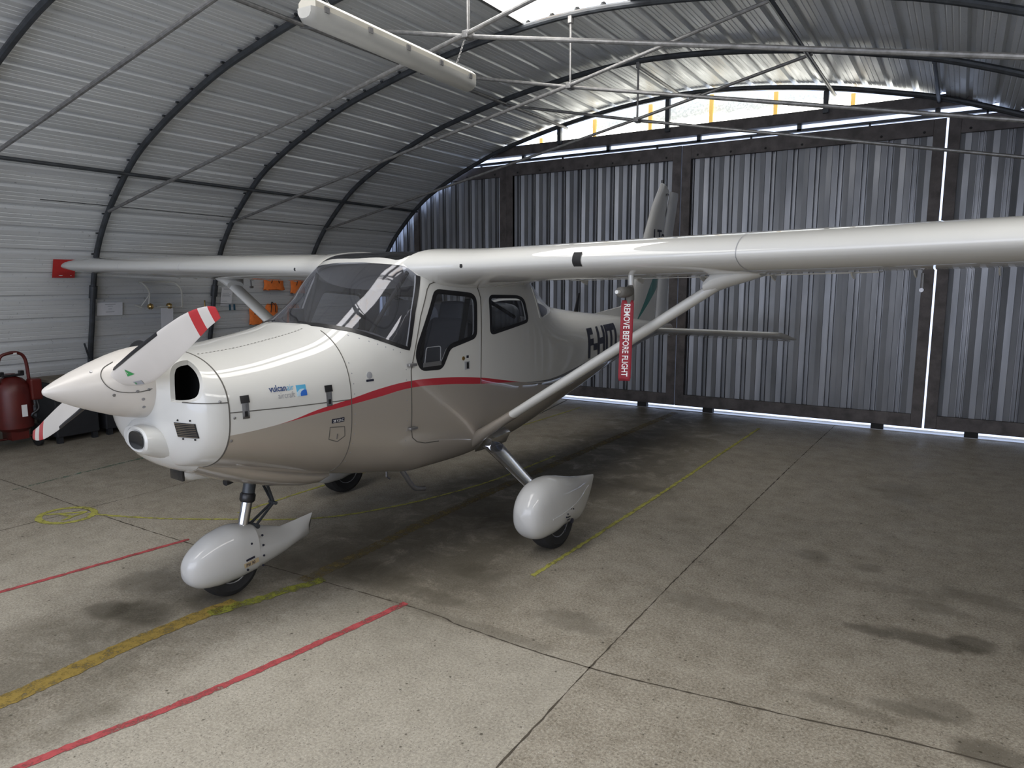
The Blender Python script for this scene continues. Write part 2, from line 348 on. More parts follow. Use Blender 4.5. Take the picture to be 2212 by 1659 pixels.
# roof: left and right of the skylight strip, and the closed bays beyond it
RX0, RX1 = .62, 1.16; ra, rb = arc_at_x(RX0), arc_at_x(RX1)
structure(vault('ceiling', dL, sa, Y0, Y1)); structure(vault('ceiling', sb, ra, Y0, Y1)); structure(vault('ceiling', rb, dR, Y0, Y1))
structure(vault('ceiling', sa, sb, 5.9, Y1)); structure(vault('ceiling', sa, sb, Y0, -1.9)); structure(vault('ceiling', ra, rb, 3.4, Y1)); structure(vault('ceiling', ra, rb, Y0, -1.0))
def sky(name, a, b_, y0, y1):
    pr = [at_arc(d, OFF+.012+h*.6) for d, h in sheet_profile(a, b_, 0)]; n = len(pr)
    v = [(x, y0, z) for x, z in pr] + [(x, y1, z) for x, z in pr]
    return structure(MB().add(v, [(i, i+1, n+i+1, n+i) for i in range(n-1)]).build(name, 'skylight', None, True))
sky('window_1', sa, sb, -1.9, 5.9); sky('added_skylight', ra, rb, -1.0, 3.4)  # the second strip is added out of view for a streak reflected on the cowl
# thin flashing along the skylight edge
for a in (sa, sb):
    x, z = at_arc(a, OFF-.012); structure(MB().box((x, 2.0, z), (.035, 7.8, .012)).build('trim_1', 'galv'))
# floor
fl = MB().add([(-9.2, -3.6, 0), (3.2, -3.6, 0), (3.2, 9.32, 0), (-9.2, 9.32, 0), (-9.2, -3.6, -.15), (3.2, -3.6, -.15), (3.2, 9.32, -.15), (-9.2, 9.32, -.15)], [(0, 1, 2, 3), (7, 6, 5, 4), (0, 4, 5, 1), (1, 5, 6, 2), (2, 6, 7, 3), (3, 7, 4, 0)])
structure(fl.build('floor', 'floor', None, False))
# low concrete footing along both walls
for x, nm in ((-8.52, 'baseboard_left'), (2.38, 'baseboard_right')):
    structure(MB().box((x, (Y0+Y1)/2, .11), (.14, Y1-Y0, .22)).build(nm, simple('footing_concrete', (.16, .15, .12), .85, 0, .3, 6, .3), None, False))
# slab joints: narrow irregular dark grooves
def strip(pts, w, z=.0015, jag=.0, step=.03):
    """ribbon on the floor along pts with ragged edges"""
    P = [Vector((p[0], p[1], 0)) for p in pts]; P = spline(P, 6) if len(P) > 2 else P
    Q = []
    for a, b_ in zip(P, P[1:]):
        n = max(1, int((b_-a).length/step)); Q += [a+(b_-a)*k/n for k in range(n)]
    Q.append(P[-1]); v = []; n = len(Q)
    for i, q in enumerate(Q):
        t = (Q[min(i+1, n-1)]-Q[max(i-1, 0)]).normalized(); u = Vector((-t.y, t.x, 0)); ww = w(i/(n-1)) if callable(w) else w
        a = ww/2+random.uniform(-jag, jag); b2 = ww/2+random.uniform(-jag, jag); v += [(q.x+u.x*a, q.y+u.y*a, z), (q.x-u.x*b2, q.y-u.y*b2, z)]
    return MB().add(v, [(2*i, 2*i+1, 2*i+3, 2*i+2) for i in range(n-1)])
jm = simple('joint_dirt', (.075, .062, .045), .9, 0, .3, 20)
for pts, w in (([(-1.15, 9.2), (-1.21, 7), (-1.26, 4.3), (-1.27, 2.66), (-1.26, 1.5), (-1.27, -3)], .007), ([(-9, 2.66), (-6.99, 2.69), (-4.57, 2.63), (-2.39, 2.70), (-1.97, 2.67), (-1.27, 2.66), (-.46, 2.76), (.31, 2.86), (3, 3.0)], .008), ([(-5.5, 9.2), (-5.5, 2), (-5.5, -3)], .006)):
    structure(strip(pts, w, .001, .003).build('trim_2', jm, None, False))
# painted floor marks
def mark(name, lab, m, pts, w, jag=.006, grp=None, z=.0022):
    return tag(strip(pts, w, z, jag, .02).build(name, m, None, False), lab, 'floor marking', grp)
mark('painted_line', 'broad ochre taxi line in front of the nose wheel', 'pyellow', [(-3.20, -.6), (-3.19, 1.14), (-3.21, 1.70), (-3.17, 2.25)], .105, .006)
mark('painted_line', 'dirty faded ochre taxi line running back under the aeroplane to the doors', 'pfaded', [(-3.07, 2.62), (-3.09, 3.2), (-3.13, 4.25), (-3.11, 6.5), (-3.06, 8.9)], .095, .008)
mark('painted_line', 'short bright lime streak sprayed beside the nose wheel', 'pstreak', [(-3.16, 2.08), (-3.10, 2.30), (-3.03, 2.55), (-2.98, 2.70)], .075, .012, None, .003)
mark('painted_line', 'thin lime line to the right of the main wheel', 'plime', [(-1.99, 3.38), (-1.94, 5.06), (-1.91, 6.7), (-1.88, 8.43)], .028)
mark('painted_line', 'thin lime arc curving from the sprayed circle under the aeroplane', 'plime', [(-5.36, 2.6), (-4.85, 2.8), (-4.41, 3.05), (-3.85, 3.42), (-3.55, 3.93), (-3.38, 4.5), (-3.30, 5.0), (-3.27, 5.99)], .026)
mark('painted_line', 'thin lime line behind the nose gear on the far side', 'plime', [(-4.43, 3.2), (-4.43, 4.5), (-4.33, 7), (-4.30, 8.6)], .026)
mark('painted_line', 'thick red line across the bright floor in front of the nose wheel', 'pred', [(-2.76, .4), (-2.69, 1.0), (-2.54, 1.64), (-2.44, 2.3), (-2.385, 2.72)], .042, .004)
mark('painted_line', 'red line on the far side left of the nose wheel', 'pred', [(-4.55, .6), (-4.38, 1.63), (-4.24, 2.68)], .036, .004)
mark('painted_line', 'faded green line by the left wall behind the spinner', 'pgreen', [(-6.52, 2.6), (-6.60, 3.2), (-6.70, 4.3)], .04, .006)
cm = strip([(-5.46+.20*math.cos(a*PI/12), 2.50+.17*math.sin(a*PI/12)) for a in range(25)], .045, .0024, .005)
s2 = strip([(-5.60, 2.42), (-5.42, 2.62)], .03, .0026, .003); s3 = strip([(-5.42, 2.62), (-5.36, 2.42)], .03, .0028, .003); s4 = strip([(-5.54, 2.49), (-5.38, 2.50)], .03, .0030, .003)
for q in (s2, s3, s4): cm.add(q.v, q.f)
tag(cm.build('painted_circle', 'plime', None, False), 'lime circle with a sprayed letter A at the end of the thin arc', 'floor marking')

# ribs
def rib(Y, dz=0):
    n = 110; pts = [at_arc(ARC[-1]*i/n, -.0) for i in range(n+1)]
    return [(x, Y, z) for x, z in pts]
where = {2.75: 'dark curved roof rib crossing the top left corner of the photo', 4.30: 'dark curved roof rib whose foot stands behind the spinner', 5.85: 'curved roof rib meeting the near end of the roof skylight', 7.40: 'last but one curved roof rib before the door wall', 8.95: 'curved roof rib framing the glazed gable over the doors'}
for Y in RIBS:
    if Y < 0: continue
    r = empty('roof_rib', (XC, Y, 0)); tag(r, 'dark tubular arched rib, ' + where.get(Y, 'spanning the hangar above the photographer'), 'roof rib', 'arched roof ribs')
    if Y in where: r['label'] = where[Y]
    pts = [(x-XC, 0, z) for x, _, z in rib(Y)]; MB().tube(pts, .030, 10).build('arch_tube', 'rib', r)
    for sgn in (-1, 1):
        xx = [p for p in pts if p[0]*sgn > 0 and abs(p[2]-1.62) < .1]; p = min(xx, key=lambda q: abs(q[2]-1.62))
        q = min(xx, key=lambda q: abs(q[2]-1.54)); MB().tube([p, q], .042, 12).build('sleeve', 'rib', r)
    if Y in (4.30, 5.85):
        for k in range(8, 26):
            x, z = at_arc(k*PER + .22*PER, .034); MB().box((x-XC, -.02, z), (.022, .03, .016)).build('sheet_clip', 'rib', r, False)
def bar(name, a, b_, r, m, lab, cat, grp=None):
    return tag(MB().tube([a, b_], r, 10).build(name, m), lab, cat, grp)
zt = 3.42
lab1 = {2.75: 'in the top left corner', 4.30: 'springing from the rib behind the spinner', 5.85: 'springing from the next rib along', 7.40: 'nearest the sliding doors'}
for Y in (-1.9, -.35, 1.2, 2.75, 4.30, 5.85, 7.40):
    if Y < 1: continue
    w = lab1.get(Y, 'above the photographer')
    h = empty('roof_truss', (XC, Y, zt)); tag(h, 'two crossing galvanised truss bars with a short hanger, ' + w, 'roof truss', 'crossing roof trusses')
    MB().tube([(-7.80-XC, -.03, 2.46-zt), (0, -.03, 0), (-1.33-XC, -.03, 3.80-zt)], .016, 10).build('truss_bar', 'galv', h)
    MB().tube([(-4.79-XC, .03, 3.80-zt), (0, .03, 0), (1.66-XC, .03, 2.46-zt)], .016, 10).build('truss_bar', 'galv', h)
    MB().tube([(0, 0, -.03), (0, 0, .60)], .011, 8).build('hanger_rod', 'galv', h); MB().box((0, 0, 0), (.05, .09, .05)).build('crossing_clamp', 'galv', h, False, .006); MB().box((0, 0, .56), (.035, .05, .07)).build('bracket', 'galv', h, False, .004)
for x, z, y0, y1, w in ((-7.42, 2.84, 0, 8.95, 'high on the left wall'), (-4.75, 3.82, 1.2, 8.97, 'on the left side of the ridge'), (-1.36, 3.80, 2.75, 8.97, 'on the right side of the ridge'), (XC, 3.98, 7.4, 9.0, 'at the ridge beside the door gable'), (-.34, 3.60, 7.4, 9.0, 'at the right end of the door gable')):
    bar('purlin_tube', (x, y0, z-.02), (x, y1, z-.02), .019, 'rib' if x < -7 or x > -2 else 'galv', 'straight longitudinal roof tube ' + w, 'purlin')
bar('slack_wire', (-7.80, 3.6, 2.52), (-7.80, 8.9, 2.50), .004, 'rib', 'thin dark wire running along the left wall just below the long tube', 'wire')

# ---- door wall
YD = 9.12
def panel_sheet(x0, x1, z0, z1, Y, phase=0.):
    pts = []; k = int(x0/PER)-2
    while k*PER < x1+PER:
        for fr, h in SHD:
            x = (k+fr)*PER+phase
            if x0 < x < x1: pts.append((x, Y+h*1.6))
        k += 1
    pts = [(x0, Y)]+pts+[(x1, Y)]; n = len(pts)
    return MB().add([(x, y, z0) for x, y in pts]+[(x, y, z1) for x, y in pts], [(i, i+1, n+i+1, n+i) for i in range(n-1)])
ZT = 3.425; ZB = .062
leaves = [(-9.3, -5.825, 'far left'), (-5.825, -3.156, 'left centre'), (-3.144, -.258, 'right centre'), (-.236, 2.9, 'right')]
for i, (x0, x1, w) in enumerate(leaves):
    r = empty('door_%d' % (i+1), ((x0+x1)/2, YD, 0)); structure(r)
    xc = (x0+x1)/2; mb = panel_sheet(x0-xc+.02, x1-xc-.02, ZB+.02, ZT-.02, .02, .07*i); mb.build('corrugated_sheet', 'door', r, True, 0, 20)
    fw = .115; g = MB()
    for a in (x0-xc+fw/2, x1-xc-fw/2): g.box((a, -.005, (ZB+ZT)/2), (fw, .05, ZT-ZB))
    g.box((0, -.005, ZT-.085), (x1-x0-2*fw, .048, .17)); g.box((0, -.005, ZB+.075), (x1-x0-2*fw, .048, .15))
    if i in (0, 1): g.box((-5.76-xc if i == 1 else 0, -.006, (ZB+ZT)/2), (.10, .05, ZT-ZB))
    g.build('door_frame', 'frame', r, False, .004)
    bp = MB()
    n = 7
    for k in range(n): bp.lathe([(.0, -.036), (.012, -.034), (.014, -.03)], 10, (x0-xc+.2+(x1-x0-.4)*k/(n-1), 0, ZT-.13), 'Y')
    bp.build('frame_bolts', 'black', r)
    for a in (x0-xc+.45, x1-xc-.45): MB().box((a, 0, .034), (.13, .09, .07)).build('door_roller', 'black', r, False, .008)
structure(MB().box((XC, YD+.03, 3.464), (12.2, .05, .034)).build('trim_3', 'rib', None, False))
hb = MB().box((XC, YD-.02, 3.595), (12.2, .14, .13)); structure(hb.build('trim_4', 'frame', None, False, .006))
for x in (-6.9, -5.55, -4.2, -2.95, -1.75, -.35, .3, 1.2):
    structure(MB().box((x, YD+.03, 3.50), (.05, .05, .08)).build('trim_5', 'rib', None, False))
for x in (-6.3, -4.9, -3.5, -2.3, -1.0, .1): structure(MB().box((x, YD+.02, 3.43), (.02, .03, .06)).build('trim_6', 'rib', None, False))
# gable posts (dark) and translucent gable panes, warm wooden posts outside
for x in (-4.88, -3.32, -1.45, -6.3, -.2):
    zc = [at_arc(arc_at_x(x))[1]][0]
    structure(MB().box((x, 9.0, (3.60+zc)/2), (.055, .05, max(.05, zc-3.60))).build('trim_7', 'rib', None, False))
gx = [-6.1+.05*i for i in range(122)]; v = []
for x in gx: v += [(x, 9.26, 3.56), (x, 9.26, max(3.57, at_arc(arc_at_x(x), .03)[1]))]
structure(MB().add(v, [(2*i, 2*i+2, 2*i+3, 2*i+1) for i in range(len(gx)-1)]).build('window_3', 'gable', None, False))
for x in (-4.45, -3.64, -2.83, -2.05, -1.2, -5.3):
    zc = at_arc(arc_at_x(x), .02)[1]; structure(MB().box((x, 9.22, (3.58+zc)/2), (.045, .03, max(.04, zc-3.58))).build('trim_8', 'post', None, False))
# ground rail below the doors
structure(MB().box((XC, YD, .004), (12.2, .09, .008)).build('trim_9', 'steel', None, False))
# rear end wall with the wide opening the daylight comes through
structure(MB().box((-7.35, -3.45, 2.0), (2.5, .06, 4.1)).build('wall_back', 'door', None, False)); structure(MB().box((2.3, -3.45, 2.0), (.7, .06, 4.1)).build('wall_back', 'door', None, False)); structure(MB().box((XC+.7, -3.45, 3.85), (8.0, .06, .6)).build('wall_back', 'door', None, False))

# ---- lamps
def tube_lamp(loc, rz, lit, lab):
    L = 1.56; r = empty('strip_lamp', loc, rz); tag(r, lab, 'lamp')
    mb = MB(); prof = [(-.062, .0), (-.062, .035), (-.03, .062), (.03, .062), (.062, .035), (.062, .0)]
    mb.loft([[(x, y, z) for x, z in prof] for y in (-L/2, L/2)]); mb.build('lamp_housing', 'lampbody', r, False, .004)
    dm = simple('milky_lamp_diffuser', (.42, .42, .40), .35, 0, .06, 5) if not lit else M['lampbody']
    d = MB(); pr = [(-.064, .004), (-.062, -.035), (-.045, -.062), (-.02, -.072), (.02, -.072), (.045, -.062), (.062, -.035), (.064, .004)]
    rings = [[(x*.75, -L/2-.02, z*.7) for x, z in pr], [(x, -L/2+.01, z) for x, z in pr], [(x, L/2-.01, z) for x, z in pr], [(x*.75, L/2+.02, z*.7) for x, z in pr]]
    if not lit: d.loft(rings); d.build('diffuser', dm, r, True, 0, 50)
    else:
        for sx in (-.04, .04): MB().tube([(sx, -L/2+.03, -.03), (sx, L/2-.03, -.03)], .013, 12).build('fluorescent_tube', 'tube', r)
    for y in (-.7, -.35, 0, .35, .7):
        for sx in (-1, 1): MB().box((sx*.066, y, .006), (.008, .035, .03)).build('diffuser_clip', 'steel', r, False)
    return r
lamp = tube_lamp((-3.06, 3.56, 3.125), math.radians(2.5), False, 'white fluorescent strip lamp hanging from a chain, switched off')
ch = MB(); a = Vector((-3.09, 4.18, 3.19)); b_ = Vector((-3.08, 4.29, 3.42)); n = 15
for k in range(n):
    c0 = a+(b_-a)*(k+.5)/n; t = (b_-a).normalized(); s_ = t.cross(Vector((1, 0, 0))).normalized() if k % 2 else Vector((1, 0, 0)); s_ = (s_-t*s_.dot(t)).normalized()
    ring = [c0+t*math.cos(q*PI/5)*.012+s_*math.sin(q*PI/5)*.006 for q in range(11)]; ch.tube(ring, .0018, 5, False)
tag(ch.build('lamp_chain', 'galv'), 'small link chain holding up the strip lamp', 'chain')

# s, half width, z top, z bottom, z centre, top exponent, bottom exponent
ST=[(0.412,.200,1.330,1.030,1.18,2.2,2.2),(0.425,.330,1.355,.940,1.17,2.5,2.4),(0.45,.420,1.365,.860,1.15,2.5,2.5),(0.49,.472,1.370,.810,1.12,2.5,2.5),(0.56,.500,1.370,.790,1.10,2.4,2.5),
(0.75,.515,1.382,.735,1.08,2.4,2.5),(1.0,.530,1.420,.665,1.07,2.4,2.6),(1.2,.540,1.462,.615,1.07,2.4,2.8),(1.3,.542,1.500,.598,1.07,2.4,2.9),(1.5,.545,1.630,.560,1.07,2.5,3.2),(1.72,.550,1.815,.525,1.07,3.4,3.6),
(1.9,.550,1.885,.495,1.08,5.0,3.8),(2.3,.550,1.900,.500,1.08,5.0,4.0),(2.6,.540,1.900,.525,1.09,5.0,4.0),(2.9,.515,1.860,.550,1.10,5.0,3.8),(3.1,.490,1.770,.575,1.11,4.2,3.6),
(3.4,.445,1.600,.625,1.12,3.2,3.4),(3.6,.415,1.530,.660,1.13,2.8,3.2),(4.0,.355,1.470,.735,1.14,2.5,3.0),(5.0,.200,1.375,.935,1.17,2.3,2.6),(5.8,.090,1.295,1.085,1.18,2.2,2.2),(6.25,.040,1.250,1.130,1.19,2.1,2.1)]
def _pchip(xs,ys):
    n=len(xs);h=[xs[i+1]-xs[i] for i in range(n-1)];d=[(ys[i+1]-ys[i])/h[i] for i in range(n-1)]
    m=[0]*n;m[0]=d[0];m[-1]=d[-1]
    for i in range(1,n-1):
        if d[i-1]*d[i]<=0: m[i]=0
        else:
            w1=2*h[i]+h[i-1];w2=h[i]+2*h[i-1];m[i]=(w1+w2)/(w1/d[i-1]+w2/d[i])
    def f(x):
        if x<=xs[0]: return ys[0]
        if x>=xs[-1]: return ys[-1]
        i=0
        while x>xs[i+1]: i+=1
        t=(x-xs[i])/h[i];t2=t*t;t3=t2*t
        return (2*t3-3*t2+1)*ys[i]+(t3-2*t2+t)*h[i]*m[i]+(-2*t3+3*t2)*ys[i+1]+(t3-t2)*h[i]*m[i+1]
    return f
HF=[_pchip([r[0] for r in ST],[r[k] for r in ST]) for k in range(1,7)]
def hull_y(s,z):
    w,zt,zb,zc,nt,nb=[f(s) for f in HF]
    u=(z-zc)/(zt-zc) if z>zc else (zc-z)/(zc-zb)
    n=nt if z>zc else nb
    if u>=1: return 0.
    return w*(1-u**n)**(1/n)
def hull_z(s,y,top=True):
    w,zt,zb,zc,nt,nb=[f(s) for f in HF]
    n=nt if top else nb;v=min(1,abs(y)/w);k=(1-v**n)**(1/n)
    return zc+(zt-zc)*k if top else zc-(zc-zb)*k
def hull_in(s,y,z):
    if s<ST[0][0] or s>ST[-1][0]: return False
    w,zt,zb,zc,nt,nb=[f(s) for f in HF]
    u=(z-zc)/(zt-zc) if z>zc else (zc-z)/(zc-zb);n=nt if z>zc else nb
    return u**n+(abs(y)/w)**n<1
# ================================================================ THE AEROPLANE (s = metres aft of the spinner tip, y = to port, z = up)
TH = math.radians(37.0747-32.2062); ORG = Vector((-3.3578, 1.4827, 0))
AIR = empty('light_aeroplane', ORG, PI/2-TH)
tag(AIR, 'white and champagne high-wing light aeroplane with a red stripe parked in the hangar', 'aeroplane')
def V(p): return (p[0], -p[1], p[2])
class AB(MB):
    """mesh builder taking (s, y, z) aeroplane coordinates"""
    def done(s, name, m, parent=None, **k):
        s.v = [V(p) for p in s.v]; return s.build(name, m, parent if parent is not None else AIR, **k)
def hull_pt(s, z, side=1, off=0.):
    y = hull_y(s, z); e = .004
    dz = (hull_y(s, z+e)-hull_y(s, z-e))/(2*e); ds = (hull_y(s+e, z)-hull_y(s-e, z))/(2*e)
    n = Vector((-ds, 1, -dz)); n.normalize()
    return (s+n.x*off, side*(y+n.y*off), z+n.z*off)
def hull_ring(s, n=128, scale=1.0):
    w, zt, zb, zc, nt, nb = [f(s) for f in HF]; out = []
    for k in range(n):
        a = 2*PI*k/n; c, sn = math.cos(a), math.sin(a); e = nt if sn > 0 else nb
        out.append((s, w*scale*math.copysign(abs(c)**(2/e), c), zc+(zt-zc if sn > 0 else zc-zb)*scale*math.copysign(abs(sn)**(2/e), sn)))
    return out
# --- paint scheme material
def hull_paint():
    m, nt, b = mat('fuselage_paint_scheme'); co = objco(nt); sep = node(nt, 'ShaderNodeSeparateXYZ'); nt.links.new(co, sep.inputs[0])
    s, z = sep.outputs[0], sep.outputs[2]
    def curve(pts):
        n = nt.nodes.new('ShaderNodeFloatCurve'); c = n.mapping.curves[0]; pts = [(x/7, y/2) for x, y in pts]
        while len(c.points) < len(pts): c.points.new(.5, .5)
        for p, q in zip(c.points, pts): p.location = q
        n.mapping.update(); nt.links.new(math_n(nt, 'MULTIPLY', s, 1/7), n.inputs['Value']); return math_n(nt, 'MULTIPLY', n.outputs[0], 2.)
    top = curve([(0, .99), (.576, .993), (.723, 1.001), (.87, 1.016), (1.059, 1.054), (1.266, 1.083), (1.462, 1.112), (1.682, 1.130), (1.945, 1.122), (2.329, 1.082), (2.6, 1.035), (2.85, .992), (3.1, .970), (3.35, .965), (3.82, 1.005), (4.43, 1.068), (5.12, 1.14), (5.8, 1.23), (7, 1.4)])
    bot = curve([(0, .99), (.576, .993), (.723, 1.001), (.87, 1.014), (1.059, 1.034), (1.266, 1.051), (1.462, 1.068), (1.682, 1.089), (1.945, 1.080), (2.329, 1.041), (2.6, 1.018), (2.85, .993), (3.1, .970), (3.35, .965), (7, 1.4)])
    white = (.60, .60, .575); silver = (.43, .392, .345); c = silver
    taper = math_n(nt, 'ADD', smooth01(nt, s, 2.75, 3.9), .02); d = math_n(nt, 'DIVIDE', math_n(nt, 'SUBTRACT', z, top), taper)
    aft = math_n(nt, 'GREATER_THAN', s, 2.90)
    def band(lo, hi): return math_n(nt, 'MULTIPLY', math_n(nt, 'MULTIPLY', math_n(nt, 'GREATER_THAN', d, lo), math_n(nt, 'LESS_THAN', d, hi)), aft)
    c = mixc(nt, band(-.075, 0), c, (.52, .51, .48))
    c = mixc(nt, band(-.030, .0), c, (.17, .165, .165))
    c = mixc(nt, band(-.105, -.078), c, (.20, .19, .18))
    red = math_n(nt, 'MULTIPLY', math_n(nt, 'GREATER_THAN', z, bot), math_n(nt, 'LESS_THAN', s, 2.88))
    c = mixc(nt, red, c, (.40, .02, .035))
    wm = math_n(nt, 'GREATER_THAN', z, top); wm = math_n(nt, 'MAXIMUM', wm, math_n(nt, 'LESS_THAN', s, .574))
    c = mixc(nt, wm, c, white)
    nt.links.new(c, b.inputs['Base Color']); setp(b, coat=1.0, coatr=.02)
    sil = math_n(nt, 'SUBTRACT', 1, math_n(nt, 'MAXIMUM', wm, red)); nt.links.new(math_n(nt, 'MULTIPLY', sil, .45), b.inputs['Metallic'])
    nt.links.new(math_n(nt, 'ADD', .52, math_n(nt, 'MULTIPLY', sil, -.12)), b.inputs['Roughness'])
    return m
M['hull'] = hull_paint()
M['lining'] = simple('grey_cabin_lining', (.15, .15, .155), .7, 0, .1, 8)
stations = []
for a, b_, n in ((.413, .60, 16), (.60, 1.25, 14), (1.25, 2.0, 24), (2.0, 3.7, 26), (3.7, 6.25, 60)):
    stations += [a+(b_-a)*k/n for k in range(n)]
stations.append(6.25)
hb = AB(); hb.loft([hull_ring(s) for s in stations]); hull0 = hb.done('fuselage', ['hull', 'lining'])
sm = hull0.modifiers.new('skin', 'SOLIDIFY'); sm.thickness = .022; sm.offset = -1; sm.material_offset = 1; sm.use_even_offset = False
def applied(o, name=None, mats=None):
    dg = bpy.context.evaluated_depsgraph_get(); me = bpy.data.meshes.new_from_object(o.evaluated_get(dg)); return me
me = applied(hull0); hull0.modifiers.clear(); hull0.data = me
def prism(poly, y0=-1.2, y1=1.2):
    n = len(poly); q = AB(); q.loft([[(s, y0, z) for s, z in poly], [(s, y1, z) for s, z in poly]]); o = q.done('cutter', 'white', None, smooth=False); return o
def rnd(poly, r=.03, n=4):
    out = []; N = len(poly)
    for i in range(N):
        p, a, b_ = Vector(poly[i]), Vector(poly[i-1]), Vector(poly[(i+1) % N]); ra = min(r, (a-p).length*.45); rb_ = min(r, (b_-p).length*.45)
        u, w = p+(a-p).normalized()*ra, p+(b_-p).normalized()*rb_
        for k in range(n+1):
            t = k/n; q = u*(1-t)**2+p*2*t*(1-t)+w*t*t; out.append((q.x, q.y))
    return out
WS = [(1.0, 2.05), (1.0, 1.55), (1.215, 1.475), (1.30, 1.462), (1.386, 1.44), (1.486, 1.398), (1.63, 1.34), (1.69, 1.322), (1.755, 1.53), (1.835, 1.735), (1.80, 1.795), (1.73, 1.812), (1.725, 2.05)]
DW = rnd([(1.94, 1.645), (2.265, 1.618), (2.297, 1.59), (2.285, 1.355), (2.035, 1.305), (1.962, 1.185), (1.79, 1.192), (1.755, 1.26), (1.767, 1.32)], .035)
RW = rnd([(2.45, 1.606), (2.79, 1.597), (2.865, 1.575), (2.912, 1.425), (2.45, 1.362)], .035)
RS = [(3.03, 1.95), (3.045, 1.62), (3.105, 1.445), (3.14, 1.43), (3.30, 1.455), (3.44, 1.50), (3.60, 1.95)]
TS = rnd([(1.80, -.37), (2.62, -.42), (2.72, -.2), (2.72, .2), (2.62, .42), (1.80, .37), (1.775, 0)], .05)
cut = [(prism(WS), 'windshield', 'glass'), (prism(DW), 'cabin_window', 'glassclear'), (prism(RW), 'cabin_window', 'glassclear'), (prism(RS), 'rear_screen', 'glassclear')]
tq = AB(); tq.loft([[(s, y, 1.70) for s, y in TS], [(s, y, 2.1) for s, y in TS]]); cut.append((tq.done('cutter', 'white', None, smooth=False), 'roof_window', 'skytint'))
# air inlets in the nose bowl
for sd in (1, -1):
    IN = rnd([(.395, 1.315), (.44, 1.345), (.515, 1.345), (.512, 1.30), (.492, 1.235), (.472, 1.175), (.43, 1.152), (.385, 1.155), (.385, 1.24)], .022)
    q = AB(); q.loft([[(s, .285*sd, z) for s, z in IN], [(s, .60*sd, z) for s, z in IN]]); cut.append((q.done('cutter', 'white', None, smooth=False), None, None))
glass_src = AB(); glass_src.loft([hull_ring(s) for s in stations]); gsrc = glass_src.done('glass_source', 'glass')
g = gsrc.modifiers.new('skin', 'SOLIDIFY'); g.thickness = .006; g.offset = -1; me = applied(gsrc); gsrc.modifiers.clear(); gsrc.data = me
def boolean(o, c, op):
    md = o.modifiers.new('b', 'BOOLEAN'); md.operation = op; md.object = c; md.solver = 'EXACT'; me = applied(o); o.modifiers.clear(); o.data = me
def split_parts(me):
    bm = bmesh.new(); bm.from_mesh(me); bmesh.ops.remove_doubles(bm, verts=bm.verts, dist=1e-5); seen = set(); out = []
    for f in bm.faces:
        if f in seen: continue
        st = [f]; comp = []; seen.add(f)
        while st:
            q = st.pop(); comp.append(q)
            for e in q.edges:
                for h in e.link_faces:
                    if h not in seen: seen.add(h); st.append(h)
        vi = {}; v = []; fs = []
        for q in comp:
            ix = []
            for w in q.verts:
                if w.index not in vi: vi[w.index] = len(v); v.append(tuple(w.co))
                ix.append(vi[w.index])
            fs.append(tuple(ix))
        out.append((v, fs))
    bm.free(); return out
for c, nm, mt in cut:
    if nm:
        g = gsrc.copy(); g.data = gsrc.data.copy(); C.objects.link(g); boolean(g, c, 'INTERSECT')
        for v, f in split_parts(g.data):
            if len(f) < 6: continue
            q = MB(); q.v = v; q.f = f; q.build(nm, mt, AIR, True, 0, 40, False)
        bpy.data.objects.remove(g)
    boolean(hull0, c, 'DIFFERENCE')
for c, nm, mt in cut: bpy.data.objects.remove(c)
bpy.data.objects.remove(gsrc)
for p in hull0.data.polygons: p.use_smooth = True
hull0.data.set_sharp_from_angle(angle=math.radians(32))
for sd in (1, -1):
    q = AB(); q.box((.60, .22*sd, 1.19), (.02, .34, .18)); q.done('air_inlet_dark_plate', 'dark', None, smooth=False)  # near-black plate standing in for the shade inside the inlets

# --- ribbons, patches and lettering lying on the skin
def ribbon(name, pts, w, m, side=1, off=.002, parent=None, closed=False, thick=.0, step=.02):
    P = [Vector((a, b_, 0)) for a, b_ in pts]
    if closed: P.append(P[0])
    Q = []
    for a, b_ in zip(P, P[1:]):
        n = max(1, int((b_-a).length/step)); Q += [a+(b_-a)*k/n for k in range(n)]
    Q.append(P[-1]); n = len(Q); rings = []
    for i, q in enumerate(Q):
        t = (Q[min(i+1, n-1)]-Q[max(i-1, 0)])
        if closed and i in (0, n-1): t = Q[1]-Q[n-2]
        t.normalize(); u = Vector((-t.y, t.x, 0))*w/2; A_, B_ = q+u, q-u
        rings.append([hull_pt(A_.x, A_.y, side, off), hull_pt(A_.x, A_.y, side, -.004), hull_pt(B_.x, B_.y, side, -.004), hull_pt(B_.x, B_.y, side, off)])
    q = AB(); q.loft(rings, not closed); return q.done(name, m, parent)
def patch(name, poly, m, side=1, off=.002, parent=None, h=.003):
    """a thin plate following the skin: polygon in (s, z)"""
    q = AB(); n = len(poly); cx = sum(p[0] for p in poly)/n; cz = sum(p[1] for p in poly)/n
    rings = [[hull_pt(cx+(s-cx)*k, cz+(z-cz)*k, side, o) for s, z in poly] for k, o in ((1, off-h), (1, off), (.66, off), (.33, off))]
    q.loft(rings, False); top = 3*n; ci = len(q.v); q.v.append(hull_pt(cx, cz, side, off))
    q.f += [(top+i, top+(i+1) % n, ci) for i in range(n)]
    return q.done(name, m, parent, angle=50)
def hull_text(name, txt, size, s0, z0, m, side=1, bold=0., xs=1., slope=0., off=.0022, parent=None):
    v, f = text_mesh(txt, size, bold, xs, .03); w = max(p[0] for p in v); q = AB()
    for x, y in v:
        ss = s0+(x if side > 0 else x); q.v.append(hull_pt(ss, z0+y+slope*x, side, off))
    q.f = f; return q.done(name, m, parent, smooth=False, recalc=False)
def rect(s0, s1, z0, z1): return [(s0, z0), (s1, z0), (s1, z1), (s0, z1)]
